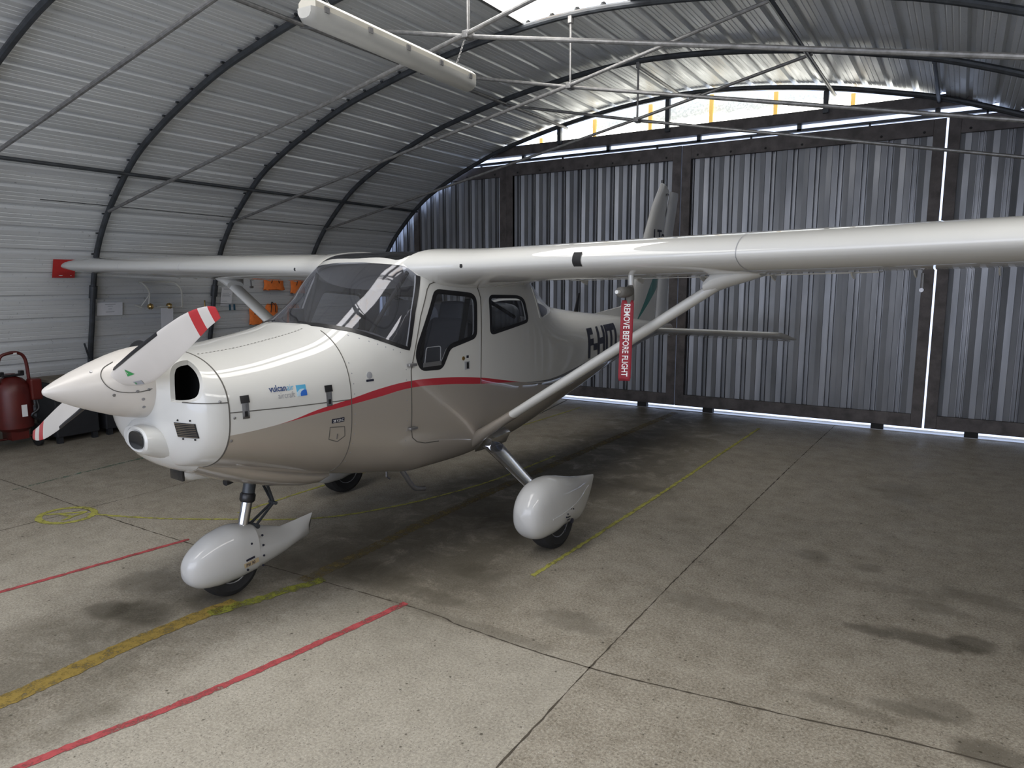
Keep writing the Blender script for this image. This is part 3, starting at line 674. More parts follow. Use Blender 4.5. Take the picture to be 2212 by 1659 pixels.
for sd in (1, -1):
    ribbon('window_seal', DW, .028, 'blackgloss', sd, .003, None, True)
    ribbon('window_seal', RW, .022, 'blackgloss', sd, .003, None, True)
    ribbon('door_seam', [(1.700, .845), (1.703, 1.19), (1.80, 1.50), (1.872, 1.655), (1.90, 1.686), (1.94, 1.697), (2.28, 1.693), (2.335, 1.66), (2.352, 1.60), (2.335, 1.04)], .006, 'seam', sd)
    ribbon('door_seam', [(1.700, .845), (1.715, .79), (1.76, .755), (1.83, .735), (1.95, .725)], .005, 'seam', sd)
    ribbon('windshield_seal', [(1.262, 1.470), (1.30, 1.460), (1.386, 1.438), (1.486, 1.396), (1.63, 1.338), (1.692, 1.318), (1.757, 1.53), (1.838, 1.735)], .022, 'blackgloss', sd, .003)
    ribbon('rear_screen_seal', [(3.04, 1.66), (3.045, 1.62), (3.105, 1.445), (3.14, 1.43), (3.30, 1.455)], .018, 'white', sd, .006)
def ring_seam(name, s, a0, a1, w=.005, m='seam', off=.002, wob=0):
    w_, zt_, zb_, zc, nt_, nb_ = [f(s) for f in HF]; rings = []
    n = 60
    for k in range(n+1):
        a = math.radians(a0+(a1-a0)*k/n); c, sn = math.cos(a), math.sin(a); e = nt_ if sn > 0 else nb_
        def P(ss, o):
            W_, ZT_, ZB_, ZC_, NT_, NB_ = [f(ss) for f in HF]; e = NT_ if sn > 0 else NB_
            return (ss, (W_+o)*math.copysign(abs(c)**(2/e), c), ZC_+((ZT_ if sn > 0 else 2*ZC_-ZB_)-ZC_+o)*math.copysign(abs(sn)**(2/e), sn))
        rings.append([P(s-w/2, off), P(s-w/2, -.004), P(s+w/2, -.004), P(s+w/2, off)])
    q = AB(); q.loft(rings); return q.done(name, m)
ring_seam('cowl_seam', .578, -78, 258, .006)
ring_seam('firewall_seam', 1.262, -60, 60, .004); ring_seam('firewall_seam', 1.262, 120, 240, .004)
for sd in (1, -1):
    ribbon('cowl_split_seam', [(.432, 1.158), (.575, 1.150)], .005, 'seam', sd)
    ribbon('cowl_split_seam', [(.58, 1.102), (.87, 1.089), (1.25, 1.079)], .0045, 'seam', sd)
# top cowl hinge: dashed piano hinge lines
def top_strip(name, y0, s0, s1, w, m, dash=None, y1=None):
    q = AB(); n = 60; y1 = y0 if y1 is None else y1
    for k in range(n):
        if dash and k % 2: continue
        a, b_ = s0+(s1-s0)*k/n, s0+(s1-s0)*(k+1)/n; ya, yb = y0+(y1-y0)*k/n, y0+(y1-y0)*(k+1)/n
        P = [(a, ya-w/2), (b_, yb-w/2), (b_, yb+w/2), (a, ya+w/2)]
        q.add([(s, y, hull_z(s, y)+.0015) for s, y in P], [(0, 1, 2, 3)])
    return q.done(name, m, None, smooth=False)
for sd in (1, -1): top_strip('cowl_hinge', .215*sd, .60, 1.22, .006, 'seam', True)
# nose bowl screws, oil door etc.
def stud(s, z, r=.006, side=1, m='steel', name='fastener', off=.004):
    q = AB(); n = 12; rings = []
    for k, o in ((1, -.002), (1, off*.7), (.7, off)):
        rings.append([hull_pt(s+r*k*math.cos(2*PI*i/n), z+r*k*math.sin(2*PI*i/n), side, o) for i in range(n)])
    q.loft(rings); return q.done(name, m)
for sd in (1, -1):
    for s, z in ((.54, 1.158), (.60, 1.075), (.592, .965)): stud(s, z, .0065, sd)
    stud(1.398, 1.194, .019, sd, 'inkg', 'static_port', .003)
    patch('placard', rect(1.372, 1.424, 1.160, 1.172), 'ink', sd)
    for s, z in ((.657, 1.12), (1.120, 1.118)):
        patch('cowl_latch', rect(s-.017, s+.017, z-.055, z+.02), 'chrome', sd, .004)
        patch('latch_cover', rect(s-.022, s+.022, z+.018, z+.052), 'blackgloss', sd, .007)
        patch('latch_keeper', rect(s-.007, s+.007, z-.045, z-.02), 'blackgloss', sd, .0055)
    stud(2.165, 1.222, .013, sd, 'brass', 'door_lock'); patch('placard', rect(2.195, 2.215, 1.222, 1.238), 'ink', sd)
    patch('door_handle', rect(2.175, 2.222, 1.150, 1.200), 'inkg', sd, .004); patch('handle_lever', rect(2.192, 2.208, 1.155, 1.195), 'blackgloss', sd, .008)
    for z in (1.225, .85):
        q = AB(); q.box((1.700, sd*(hull_y(1.7, z)+.012), z), (.06, .03, .016)); q.done('door_hinge', 'steel', None, bevel=.004)
    # opening storm window in the door
    ribbon('storm_window_frame', rnd([(1.815, 1.205), (1.955, 1.205), (1.958, 1.315), (1.835, 1.315)], .015), .004, 'inkg', sd, .001, None, True)
    patch('storm_window_hinge', rect(1.80, 1.955, 1.200, 1.226), 'steel', sd, .006)
# panel rivets along seams
def rivets(name, pts, side=1):
    q = AB()
    for s, z in pts:
        n = 6; c = hull_pt(s, z, side, .0025); ring = [hull_pt(s+.004*math.cos(2*PI*i/n), z+.004*math.sin(2*PI*i/n), side, .0005) for i in range(n)]
        o = len(q.v); q.v += ring+[c]; q.f += [(o+i, o+(i+1) % n, o+n) for i in range(n)]
    return q.done(name, 'inkg')
for sd in (1, -1): rivets('rivet_row', [(1.285, .72+.055*k) for k in range(11)]+[(1.665, .72+.06*k) for k in range(9)]+[(1.36+.045*k, 1.41-.018*k) for k in range(7)], sd)
# logos and placards, port side
v_, f_ = text_mesh('vulcan', .0425, .0006); w1 = max(p[0] for p in v_)
LS, LZ = .792, 1.172; sl = -.020
w2 = max(p[0] for p in text_mesh('air', .0425)[0]); kx = .132/(w1+w2+.003)
hull_text('maker_logo', 'vulcan', .0425, LS, LZ, 'navy', 1, .0008, kx, sl)
hull_text('maker_logo', 'air', .0425, LS+(w1+.003)*kx, LZ-(w1+.003)*kx*.02, 'lblue', 1, 0., kx, sl)
w3 = max(p[0] for p in text_mesh('aircraft', .041)[0]); hull_text('maker_logo', 'aircraft', .041, LS+.132-.093, LZ-.036, 'inkg', 1, 0., .093/w3, sl)
patch('logo_square', rect(.938, .992, 1.135, 1.189), 'lblue', 1, .0022)
patch('logo_square', [(.938, 1.135), (.992, 1.135), (.992, 1.160), (.975, 1.170), (.955, 1.168), (.938, 1.155)], 'pblue', 1, .0028)
patch('logo_square', [(.955, 1.135), (.992, 1.135), (.992, 1.162), (.978, 1.165), (.962, 1.158), (.955, 1.147)], 'mblue', 1, .0034)
patch('placard', rect(1.133, 1.212, .967, .990), 'ink'); hull_text('placard_lettering', '28 V.D.C.', .019, 1.139, .972, 'inkw', 1, .0002, .92, 0, .004)
ribbon('ground_power_door', [(1.123, .948), (1.215, .938), (1.222, .885), (1.178, .860), (1.123, .882)], .004, 'seam', 1, .002, None, True)
ribbon('ground_power_door_latch', [(1.172, .905), (1.172, .878)], .005, 'steel', 1, .004)
hull_text('registration', 'F-HITL', .335, 4.01, 1.062, 'ink', 1, .014, .82, .018, .003)
# oil cooler grille
GT = [Vector((.424, .294, 1.059)), Vector((.436, .366, 1.061)), Vector((.455, .423, 1.061))]
GB = [Vector((.433, .305, .991)), Vector((.447, .373, .993)), Vector((.470, .424, .992))]
GN = Vector((-.86, .50, 0)).normalized()
def gpt(u, v, o):
    k = 0 if u < .5 else 1; w = u*2-k; p = GT[k].lerp(GT[k+1], w).lerp(GB[k].lerp(GB[k+1], w), v)+GN*o; return tuple(p)
q = AB(); q.loft([[gpt(0, v, .004), gpt(.25, v, .009), gpt(.5, v, .009), gpt(.75, v, .010), gpt(1, v, .005), gpt(1, v, -.01), gpt(.5, v, -.01), gpt(0, v, -.01)] for v in (0, 1)]); q.done('oil_cooler_grille', 'black', None, smooth=False)
for k in range(8):
    v = (k+.5)/8; q = AB(); q.tube([gpt(.03, v, .006), gpt(.25, v, .010), gpt(.5, v, .0105), gpt(.75, v, .0115), gpt(.97, v, .007)], .0018, 6); q.done('grille_slat', 'pslat')
for p in ((.427, .323, 1.071), (.444, .400, 1.075), (.440, .336, .983), (.461, .403, .984)):
    p = Vector(p); q = AB(); q.tube([p-GN*.004, p+GN*.003], .0048, 10); q.done('grille_screw', 'black')

# --- chin scoop, keel tray, belly bits
def oval(s, y0, zc, w, ht, hb_, n=28, e=2.4):
    out = []
    for k in range(n):
        a = 2*PI*k/n; c, sn = math.cos(a), math.sin(a); out.append((s, y0+w*math.copysign(abs(c)**(2/e), c), zc+(ht if sn > 0 else hb_)*math.copysign(abs(sn)**(2/e), sn)))
    return out
for sd in (1,):
    q = AB(); q.loft([oval(*a) for a in ((.345, .09*sd, .962, .076, .045, .045), (.340, .09*sd, .962, .088, .055, .055), (.347, .09*sd, .962, .100, .064, .064), (.37, .08*sd, .958, .115, .07, .072), (.43, .06*sd, .94, .14, .08, .085), (.50, .09*sd, .92, .11, .08, .09))]); q.done('landing_light_housing', 'white')
    q = AB(); q.loft([oval(.339, .09*sd, .962, .055, .035, .035), oval(.3365, .09*sd, .962, .066, .043, .043), oval(.348, .09*sd, .962, .068, .045, .045)]); q.done('landing_light', 'lens')
q = AB(); q.loft([oval(*a) for a in ((.385, 0, .95, .13, .06, .06), (.42, 0, .93, .16, .12, .085), (.47, 0, .90, .205, .13, .095), (.53, 0, .885, .25, .13, .115), (.56, 0, .87, .26, .12, .113))]); q.done('chin_scoop', 'white')
q = AB(); q.loft([oval(*a) for a in ((.562, 0, .87, .262, .12, .118), (.66, 0, .82, .27, .12, .11), (.81, 0, .75, .275, .12, .105), (1.0, 0, .68, .275, .10, .095), (1.17, 0, .63, .27, .10, .085), (1.26, 0, .60, .265, .08, .055), (1.32, 0, .60, .26, .06, .01))]); q.done('lower_cowl_tray', 'silver')
q = AB(); q.loft([oval(*a) for a in ((.562, .03, .748, .06, .05, .040), (.60, .03, .745, .072, .05, .046), (.70, .03, .725, .066, .05, .038), (.80, .03, .70, .01, .02, .02))]); q.done('landing_light_fairing', 'white')
q = AB(); q.box((.556, .03, .750), (.014, .12, .078)); q.done('landing_light', 'lens', None, bevel=.004)
q = AB(); q.loft([oval(.77, .10, .655, .022, .03, .014), oval(.84, .10, .665, .026, .03, .008)]); q.done('drain_scoop', 'black')
ex = spline([(1.87, .24, .55), (1.93, .25, .46), (1.985, .25, .385), (2.03, .25, .352), (2.10, .25, .338)], 5)
q = AB(); q.tube(ex, .0165, 14, True); q.done('exhaust_pipe', 'steel')
q = AB(); q.tube([(2.05, -.06, .50), (2.05, -.06, .38), (2.08, -.06, .355)], .007, 8); q.done('vent_pipe', 'steel')
q = AB(); q.tube([(3.62, .12, .67), (3.63, .12, .60), (4.05, .12, .66)], .004, 6); q.done('antenna', 'steel')
q = AB(); q.loft([[(4.35, 0-.006, 1.43), (4.41, -.006, 1.43), (4.41, .006, 1.43), (4.35, .006, 1.43)], [(4.42, -.003, 1.60), (4.44, -.003, 1.60), (4.44, .003, 1.60), (4.42, .003, 1.60)]]); q.done('antenna', 'blackgloss')

# --- spinner and two-blade propeller
PZ = 1.223
prof = [(0.0, 0.0), (.012, .004), (.022, .016), (.045, .055), (.078, .12), (.112, .20), (.142, .28), (.160, .34), (.171, .395), (.174, .432), (.150, .436)]
sp = AB(); sp.lathe([(r, h) for r, h in prof], 64, (0, 0, PZ), 'X'); sp.done('spinner', 'propwhite', angle=60)
def spin_r(s):
    for (r0, h0), (r1, h1) in zip(prof, prof[1:]):
        if h0 <= s <= h1: return r0+(r1-r0)*(s-h0)/(h1-h0)
    return .17
for a, s in ((-14, .245), (-8, .335), (-22, .36), (-6, .382), (50, .12+.06), (-38, .37), (20, .372), (166, .245), (190, .34)):
    t = math.radians(a); r = spin_r(s); q = AB(); d = Vector((0, math.cos(t), math.sin(t))); p = Vector((s, 0, PZ))+d*r
    q.tube([p-d*.004, p+d*.002], .0075, 10); q.done('spinner_screw', 'steel')
def bladef(sgn, label=None):
    A0 = math.radians(21.2); er = Vector((0, math.cos(A0)*sgn, math.sin(A0)*sgn)); eu = Vector((0, -math.sin(A0)*sgn, math.cos(A0)*sgn))
    #  r, leading(c+), trailing(c-), thick, pitch
    T = [(.08, .030, -.035, .050, 34), (.13, .040, -.045, .048, 32), (.19, .047, -.068, .036, 29), (.26, .050, -.088, .028, 27), (.36, .055, -.098, .022, 24), (.50, .058, -.092, .017, 21), (.64, .060, -.080, .013, 16), (.78, .058, -.064, .010, 14), (.88, .050, -.052, .008, 13), (.96, .036, -.042, .007, 13), (1.01, .022, -.040, .006, 13), (1.04, .008, -.038, .005, 13)]
    T2 = []
    fs = [_pchip([t[0] for t in T], [t[k] for t in T]) for k in range(1, 5)]
    n = 44; rings = []; fr = lambda r: [f(r) for f in fs]; RT = 1.04
    for i in range(n+1):
        r = .08+(1.04-.08)*i/n; cp, cm_, th, be = fr(r); be = math.radians(be); ring = []
        for k in range(20):
            a = 2*PI*k/20; x = .5+.5*math.cos(a); c = cm_+(cp-cm_)*x; tt = th*.5*math.sin(a)*(1-.35*(1-x))
            q = er*r + eu*(c*math.cos(be)+tt*math.sin(be)) + Vector((1, 0, 0))*(-c*math.sin(be)+tt*math.cos(be)) + Vector((.27, 0, PZ)); ring.append(tuple(q))
        rings.append(ring)
    q = AB(); q.loft(rings); me_ = q
    # stripe regions through material slots
    o = q.done('propeller_blade', ['propwhite', 'red', 'blackgloss']); m = o.data
    for p in m.polygons:
        c = p.center; w = Vector((c.x-.27, -c.y, c.z-PZ)); r = w.dot(er); u = w.dot(eu); be = math.radians(fr(max(.08, min(1.05, r)))[3]); cc = w.dot(eu)*math.cos(be)-w.x*math.sin(be); cp = fr(max(.08, min(1.05, r)))[0]
        if .875 < r < .935 or r > .99: p.material_index = 1
    # black leading edge guard
    rings = []
    for i in range(25):
        r = .17+(.60-.17)*i/24; cp, cm_, th, be = fr(r); be = math.radians(be); ring = []
        for (x, t) in ((.91, .62), (.96, .55), (1.010, .2), (1.010, -.2), (.96, -.55), (.91, -.62)):
            c = cm_+(cp-cm_)*x; tt = th*t*.62
            ring.append(tuple(er*r+eu*(c*math.cos(be)+tt*math.sin(be))+Vector((1, 0, 0))*(-c*math.sin(be)+tt*math.cos(be))+Vector((.27, 0, PZ))))
        rings.append(ring)
    q = AB(); q.loft(rings); g_ = q.done('edge_guard', 'blackgloss', o)
    return o, er, eu, fr
for sgn in (1, -1):
    o, er, eu, fr = bladef(sgn)
    # dark gap around the blade root where it enters the spinner
    if sgn > 0:
        def bl(r, c, lift=.002):
            cp, cm_, th, be = fr(r); be = math.radians(be); x = (c-cm_)/(cp-cm_); tt = -(th*.5*math.sqrt(max(0, 1-(2*x-1)**2))*(1-.35*(1-x))+lift)
            return tuple(er*r+eu*(c*math.cos(be)+tt*math.sin(be))+Vector((1, 0, 0))*(-c*math.sin(be)+tt*math.cos(be))+Vector((.27, 0, PZ)))
        def bpoly(name, poly, m, lift=.002):
            q = AB(); q.v = [bl(r, c, lift) for r, c in poly]; q.f = [tuple(range(len(poly)))]; return q.done(name, m, o, smooth=False)
        bpoly('maker_triangle', [(.245, .012), (.285, -.028), (.228, -.020)], 'green')
        bpoly('maker_triangle', [(.245, .004), (.249, -.012), (.243, -.012)], 'propwhite', .003)
        bpoly('blade_placard', [(.225, -.052), (.29, -.066), (.282, -.086), (.222, -.070)], 'inkg')
        bpoly('blade_placard', [(.232, -.058), (.24, -.060), (.238, -.069), (.23, -.067)], 'green', .003)
q = AB(); q.lathe([(.0, .43), (.19, .431), (.20, .436), (.0, .45)], 40, (0, 0, PZ), 'X'); q.done('cowl_front_gap', 'dark')
# cuff line: thin dark curve around blade root on the spinner
def spin_line(name, pts, w=.004):
    q = AB(); P = spline([(a, s, 0) for a, s in pts], 8); rings = []
    Q = []
    for p in P:
        r = spin_r(p.y)+.0015; a = math.radians(p.x); Q.append(Vector((p.y, r*math.cos(a), PZ+r*math.sin(a))))
    q.tube(Q, w/2, 6); return q.done(name, 'seam')
for b0 in (0, 180): spin_line('blade_root_gap', [(b0+56, .27), (b0+48, .225), (b0+30, .205), (b0+10, .215), (b0-4, .245), (b0-9, .29), (b0-9, .34), (b0-5, .395)])
spin_line('blade_root_gap', [(-9, .34), (-7, .385)])

# --- wings
CH = 1.36
def airfoil(s0, y, zle, c=CH, up=.118, lo=.088, n=26, twist=0):
    P = []
    for k in range(n+1):
        x = .5*(1+math.cos(PI*k/n)); P.append((x, 1))
    for k in range(1, n): P.append((.5*(1-math.cos(PI*k/n)), -1))
    out = []
    for x, sd in P:
        t = 5*(.2969*math.sqrt(x)-.126*x-.3516*x*x+.2843*x**3-.1015*x**4)   # 0.5 thickness at 1.0
        zz = zle+(t*2*up if sd > 0 else -t*2*lo*(1.0))*(c/CH) - .012*x
        out.append((s0+x*c, y, zz))
    return out
def wing(sd):
    W = []
    for y, s0, zo, c, up, lo in ((.40, 1.80, 0, CH+.14, .118, .120), (.50, 1.825, 0, CH+.10, .118, .118), (.62, 1.872, 0, CH+.04, .118, .104), (.80, 1.90, 0, CH, .118, .092), (1.1, 1.90, 0, CH, .118, .088), (2.0, 1.90, 0, CH, .118, .086), (3.0, 1.90, 0, CH, .112, .085), (4.0, 1.90, 0, CH, .108, .080),
                              (4.55, 1.90, 0, CH, .104, .075), (4.74, 1.915, .002, CH-.03, .090, .062), (4.84, 1.95, .004, CH-.09, .070, .046), (4.91, 2.01, .006, CH-.20, .046, .030), (4.95, 2.10, .007, CH-.36, .020, .014), (4.962, 2.20, .008, CH-.56, .006, .004)):
        W.append(airfoil(s0, y*sd, 1.775+.0197*y+zo, c, up, lo))
    q = AB(); q.loft(W); o = q.done('wing', 'white', angle=50); zl = lambda y: 1.775+.0197*y
    # flap and aileron: the aft quarter, a touch lower and behind a dark gap
    for nm, ya, yb, dr in (('flap', .85, 2.75, .010), ('aileron', 2.80, 4.45, .0)):
        rings = []
        for i in range(2):
            y = (ya, yb)[i]; z0 = zl(y); R = []
            for x, zz in ((2.92, -.040), (2.94, -.020), (3.05, -.010), (3.285, -.024), (3.29, -.030), (3.05, -.066-dr), (2.94, -.070-dr)): R.append((x, y*sd, z0+zz-.006))
            rings.append(R)
        q = AB(); q.loft(rings); q.done(nm, 'white', None, bevel=.002)
        q = AB()
        for k in range(5):
            y = ya+.12+(yb-ya-.24)*k/4; q.loft([[(2.86, y*sd-.004, zl(y)-.072), (2.98, y*sd-.004, zl(y)-.072), (2.96, y*sd-.004, zl(y)-.115), (2.90, y*sd-.004, zl(y)-.10)], [(2.86, y*sd+.004, zl(y)-.072), (2.98, y*sd+.004, zl(y)-.072), (2.96, y*sd+.004, zl(y)-.115), (2.90, y*sd+.004, zl(y)-.10)]])
        q.done('hinge_bracket', 'white')
    q = AB(); P0 = airfoil(1.90, 1.0, 0); 
    for y, w in ((2.36, .0015), (3.45, .0015)):
        A_ = airfoil(1.898, (y-w)*sd, zl(y), CH, .1195, .0875); B_ = airfoil(1.898, (y+w)*sd, zl(y), CH, .1195, .0875); idx = list(range(8, 44))
        for a, b_ in zip(idx, idx[1:]): q.add([A_[a], A_[b_], B_[b_], B_[a]], [(0, 1, 2, 3)])
    q.done('wing_panel_seam', 'inkg', None, smooth=False)
    # stall strip plate, vent hole
    A_ = airfoil(1.896, 1.52*sd, zl(1.6), CH+.01, .121, .090); B_ = airfoil(1.896, 1.57*sd, zl(1.6), CH+.01, .121, .090); q = AB(); idx = list(range(24, 29))
    q.v = [A_[i] for i in idx]+[B_[i] for i in idx]; n = len(idx); q.f = [(i, i+1, n+i+1, n+i) for i in range(n-1)]
    if sd > 0: q.done('leading_edge_plate', 'black')
    q = AB()
    q.lathe([(0, 0), (.011, 0), (.012, .004), (0, .005)], 12, (1.895, .772*sd, 1.790), 'X'); q.done('vent_hole', 'black')
    # root fairing under the leading edge blending into the cabin side
    q = AB(); rings = []
    for y, lo, s0, s1 in ((.50, .135, 1.95, 3.12), (.56, .118, 1.98, 3.08), (.66, .098, 2.05, 3.0), (.80, .075, 2.2, 2.9)):
        n = 24; R = []
        for k in range(n):
            a = 2*PI*k/n; R.append(((s0+s1)/2+(s1-s0)/2*math.cos(a), y*sd, zl(y)-.03+(.04*math.sin(a) if math.sin(a) > 0 else (lo-.03)*math.sin(a)*.9)))
        rings.append(R)
    q.loft(rings); q.done('wing_root_fairing', 'white')
    # inspection bulge, jack ring, tie-down
    q = AB(); q.tube([(2.95, 2.95*sd, 1.74), (2.955, 2.95*sd, 1.66)], .008, 8); q.tube([(2.94, 2.95*sd, 1.655), (2.975, 2.95*sd, 1.655)], .011, 8); q.done('fuel_drain', 'steel')
for sd in (1, -1): wing(sd)
# --- struts
def strut(sd):
    a = Vector((2.335, .50, .672)); b_ = Vector((2.24, 2.20, 1.712)); d = (b_-a).normalized(); u = Vector((1, 0, 0)); u = (u-d*u.dot(d)).normalized(); w = d.cross(u)
    def ring(t, c, th):
        p = a.lerp(b_, t); out = []
        for k in range(24):
            an = 2*PI*k/24; x = math.cos(an); q = p+u*(c*x*.5+.02)+w*(th*.5*math.sin(an)*(1-.25*x)); out.append((q.x, q.y*sd, q.z))
        return out
    q = AB(); q.loft([ring(t, .125, .052) for t in (.19, .4, .6, .8, .97)]); q.done('wing_strut', 'white')
    q = AB(); q.loft([ring(-.03, .10, .09), ring(.0, .13, .088), ring(.06, .135, .07), ring(.15, .130, .058), ring(.195, .129, .056)]); q.done('strut_fairing', 'silver')
    q = AB(); rings = []
    for y, s0, s1, z0, z1 in ((2.10, 2.18, 2.33, 1.70, 1.655), (2.14, 2.17, 2.36, 1.75, 1.66), (2.20, 2.17, 2.40, 1.76, 1.685), (2.30, 2.19, 2.40, 1.76, 1.715), (2.36, 2.22, 2.36, 1.76, 1.735)):
        n = 20; rings.append([((s0+s1)/2+(s1-s0)/2*math.cos(2*PI*k/n), (y+.0)*sd, (z0+z1)/2+(abs(z0-z1)/2+.012)*math.sin(2*PI*k/n)) for k in range(n)])
    q.loft(rings); q.done('strut_fairing', 'white')
for sd in (1, -1): strut(sd)

# --- tail
FINTXT = (5.86, 2.14)
TEAL = ((5.50, 1.28), (5.88, 1.73), (6.22, 1.76))
def fin_mat():
    m, nt, b = mat('fin_paint'); co = objco(nt); sep = node(nt, 'ShaderNodeSeparateXYZ'); nt.links.new(co, sep.inputs[0]); s, z = sep.outputs[0], sep.outputs[2]
    # teal wedge rising aft
    def side(p, q):   # > 0 on the left of p -> q
        return math_n(nt, 'SUBTRACT', math_n(nt, 'MULTIPLY', math_n(nt, 'SUBTRACT', z, p[1]), q[0]-p[0]), math_n(nt, 'MULTIPLY', math_n(nt, 'SUBTRACT', s, p[0]), q[1]-p[1]))
    A_, B_, C_ = TEAL
    k = math_n(nt, 'MULTIPLY', math_n(nt, 'LESS_THAN', side(A_, B_), 0), math_n(nt, 'GREATER_THAN', side(A_, C_), 0))
    nt.links.new(mixc(nt, k, (.56, .56, .55), (.01, .17, .15)), b.inputs['Base Color']); setp(b, rough=.3, coat=.5, coatr=.08); return m
M['fin'] = fin_mat()
def slab(sec, name, m, parent=None, n=20):
    rings = []
    for z, s0, s1, th in sec:
        R = []
        for k in range(n):
            a = 2*PI*k/n; x = math.cos(a); R.append(((s0+s1)/2+(s1-s0)/2*x, th*.5*math.sin(a)*(1-.45*x), z))
        rings.append(R)
    q = AB(); q.loft(rings); return q.done(name, m, parent)
slab([(1.18, 5.20, 6.02, .07), (1.5, 5.36, 6.04, .085), (2.0, 5.62, 6.12, .075), (2.5, 5.89, 6.24, .06), (2.70, 6.05, 6.30, .055), (2.755, 6.09, 6.22, .035), (2.77, 6.11, 6.16, .012)], 'fin', 'fin')
slab([(1.20, 6.03, 6.30, .05), (1.6, 6.07, 6.34, .055), (2.2, 6.18, 6.42, .045), (2.64, 6.32, 6.545, .04), (2.695, 6.33, 6.545, .03)], 'rudder', simple('pale_grey_paint', (.52, .53, .55), .35, 0, .04, 6))
q = AB(); q.loft([[(4.70, -.004, 1.40), (4.75, -.004, 1.36), (4.75, .004, 1.36), (4.70, .004, 1.40)], [(5.25, -.016, 1.455), (5.25, -.03, 1.33), (5.25, .03, 1.33), (5.25, .016, 1.455)], [(5.50, -.022, 1.56), (5.55, -.035, 1.28), (5.55, .035, 1.28), (5.50, .022, 1.56)]]); q.done('dorsal_fin', 'fin')
q = AB(); q.tube([(6.13, 0, 2.765), (6.13, 0, 2.80)], .014, 10); q.done('tail_beacon', 'blackgloss')
q = AB(); q.tube([(6.20, .03, 2.64), (6.20, .035, 2.66)], .012, 8); q.tube([(6.20, 0, 2.64), (6.62, -.35, 2.62)], .003, 5); q.done('whip_antenna', 'blackgloss')
q = AB(); FX, FZ = FINTXT; v_, f_ = text_mesh('I Ta', .17, .004); q.v = [(FX+x, .043, FZ+y) for x, y in v_]; q.f = f_; q.done('fin_lettering', 'ink', None, smooth=False, recalc=False)
def stab(sd):
    rings = []; be = math.radians(10)
    for y, s0, c, th in ((.03, 5.82, .70, .075), (.30, 5.82, .70, .075), (1.30, 5.84, .68, .066), (1.36, 5.85, .67, .055), (1.385, 5.88, .64, .038), (1.395, 5.93, .59, .012)):
        R = []
        for x, _, zz in airfoil(0, 0, 0, 1.0, .5, .5, 14): R.append((s0+c*x*math.cos(be)+(zz+.012*x)*th*math.sin(be)*1.0, y*sd, 1.205-c*x*math.sin(be)+(zz+.012*x)*th))
        rings.append(R)
    q = AB(); q.loft(rings); q.done('stabilator', 'white', angle=50)
    q = AB(); q.box((6.56, .80*sd, 1.085), (.13, 1.0, .012), Matrix.Rotation(math.radians(10), 3, 'Y')); q.done('trim_tab', 'white', None, bevel=.003)
for sd in (1, -1): stab(sd)
q = AB(); q.tube([(5.30, .02, .99), (5.34, .02, .90), (5.42, .02, .90), (5.46, .02, 1.03)], .007, 8); q.done('tail_skid', 'steel')
q = AB(); q.tube([(6.0, 0, 1.19), (6.40, 0, 1.18)], .05, 14); q.done('tail_cone', 'silver')

# --- nose gear
N = Vector
q = AB(); q.tube([(.990, 0, .66), (.955, 0, .50)], .034, 20); q.done('nose_leg', 'rib')
q = AB(); q.tube([(.962, 0, .540), (.960, 0, .53), (.953, 0, .50), (.951, 0, .49)], [.036, .042, .042, .036], 20); q.done('leg_collar', 'blackgloss')
q = AB(); q.tube([(.953, 0, .50), (.890, 0, .25)], .030, 20); q.done('oleo_piston', 'chrome')
q = AB()
for dy in (-.028, .028):
    q.tube([(1.055, dy, .60), (1.115, dy*.25, .445)], .009, 8, True, .6); q.tube([(1.115, dy*.25, .445), (.975, dy*1.0, .345)], .009, 8, True, .6)
q.tube([(1.115, -.03, .445), (1.115, .03, .445)], .011, 8); q.tube([(.97, -.045, .35), (.985, .045, .345)], .014, 8); q.done('torque_link', 'rib')
def pant(name, y0, T, m, n=28, e=2.6):
    fs = [_pchip([t[0] for t in T], [t[k] for t in T]) for k in range(1, 4)]; rings = []
    s0, s1 = T[0][0], T[-1][0]; N_ = 40
    for i in range(N_+1):
        s = s0+(s1-s0)*(.5-.5*math.cos(PI*i/N_)); zt_, zb_, w = [f(s) for f in fs]; zc = zb_+(zt_-zb_)*.48
        rings.append([(p[0], p[1], p[2]) for p in oval(s, y0, zc, w, zt_-zc, zc-zb_, n, e)])
    q = AB(); q.loft(rings); return q.done(name, m, angle=60)
def wheel(name, s, y, R, w, parent=None):
    q = AB(); prof = [(R*.55, -w*.42), (R*.80, -w*.5), (R*.93, -w*.42), (R*.985, -w*.25), (R, 0), (R*.985, w*.25), (R*.93, w*.42), (R*.80, w*.5), (R*.55, w*.42)]
    q.lathe(prof, 40, (s, y, R), 'Y'); o = q.done(name, 'black', parent)
    q = AB(); q.lathe([(0, -w*.40), (R*.5, -w*.40), (R*.56, -w*.44), (R*.56, w*.44), (R*.5, w*.40), (0, w*.40)], 24, (s, y, R), 'Y'); q.done('wheel_rim', 'steel', o)
    return o
pant('wheel_fairing', 0, [(.562, .205, .195, .004), (.570, .240, .160, .036), (.595, .280, .122, .064), (.65, .325, .092, .088), (.74, .368, .080, .106), (.84, .385, .085, .113), (.948, .365, .100, .108)], 'pantwhite')
q = AB(); rings = []
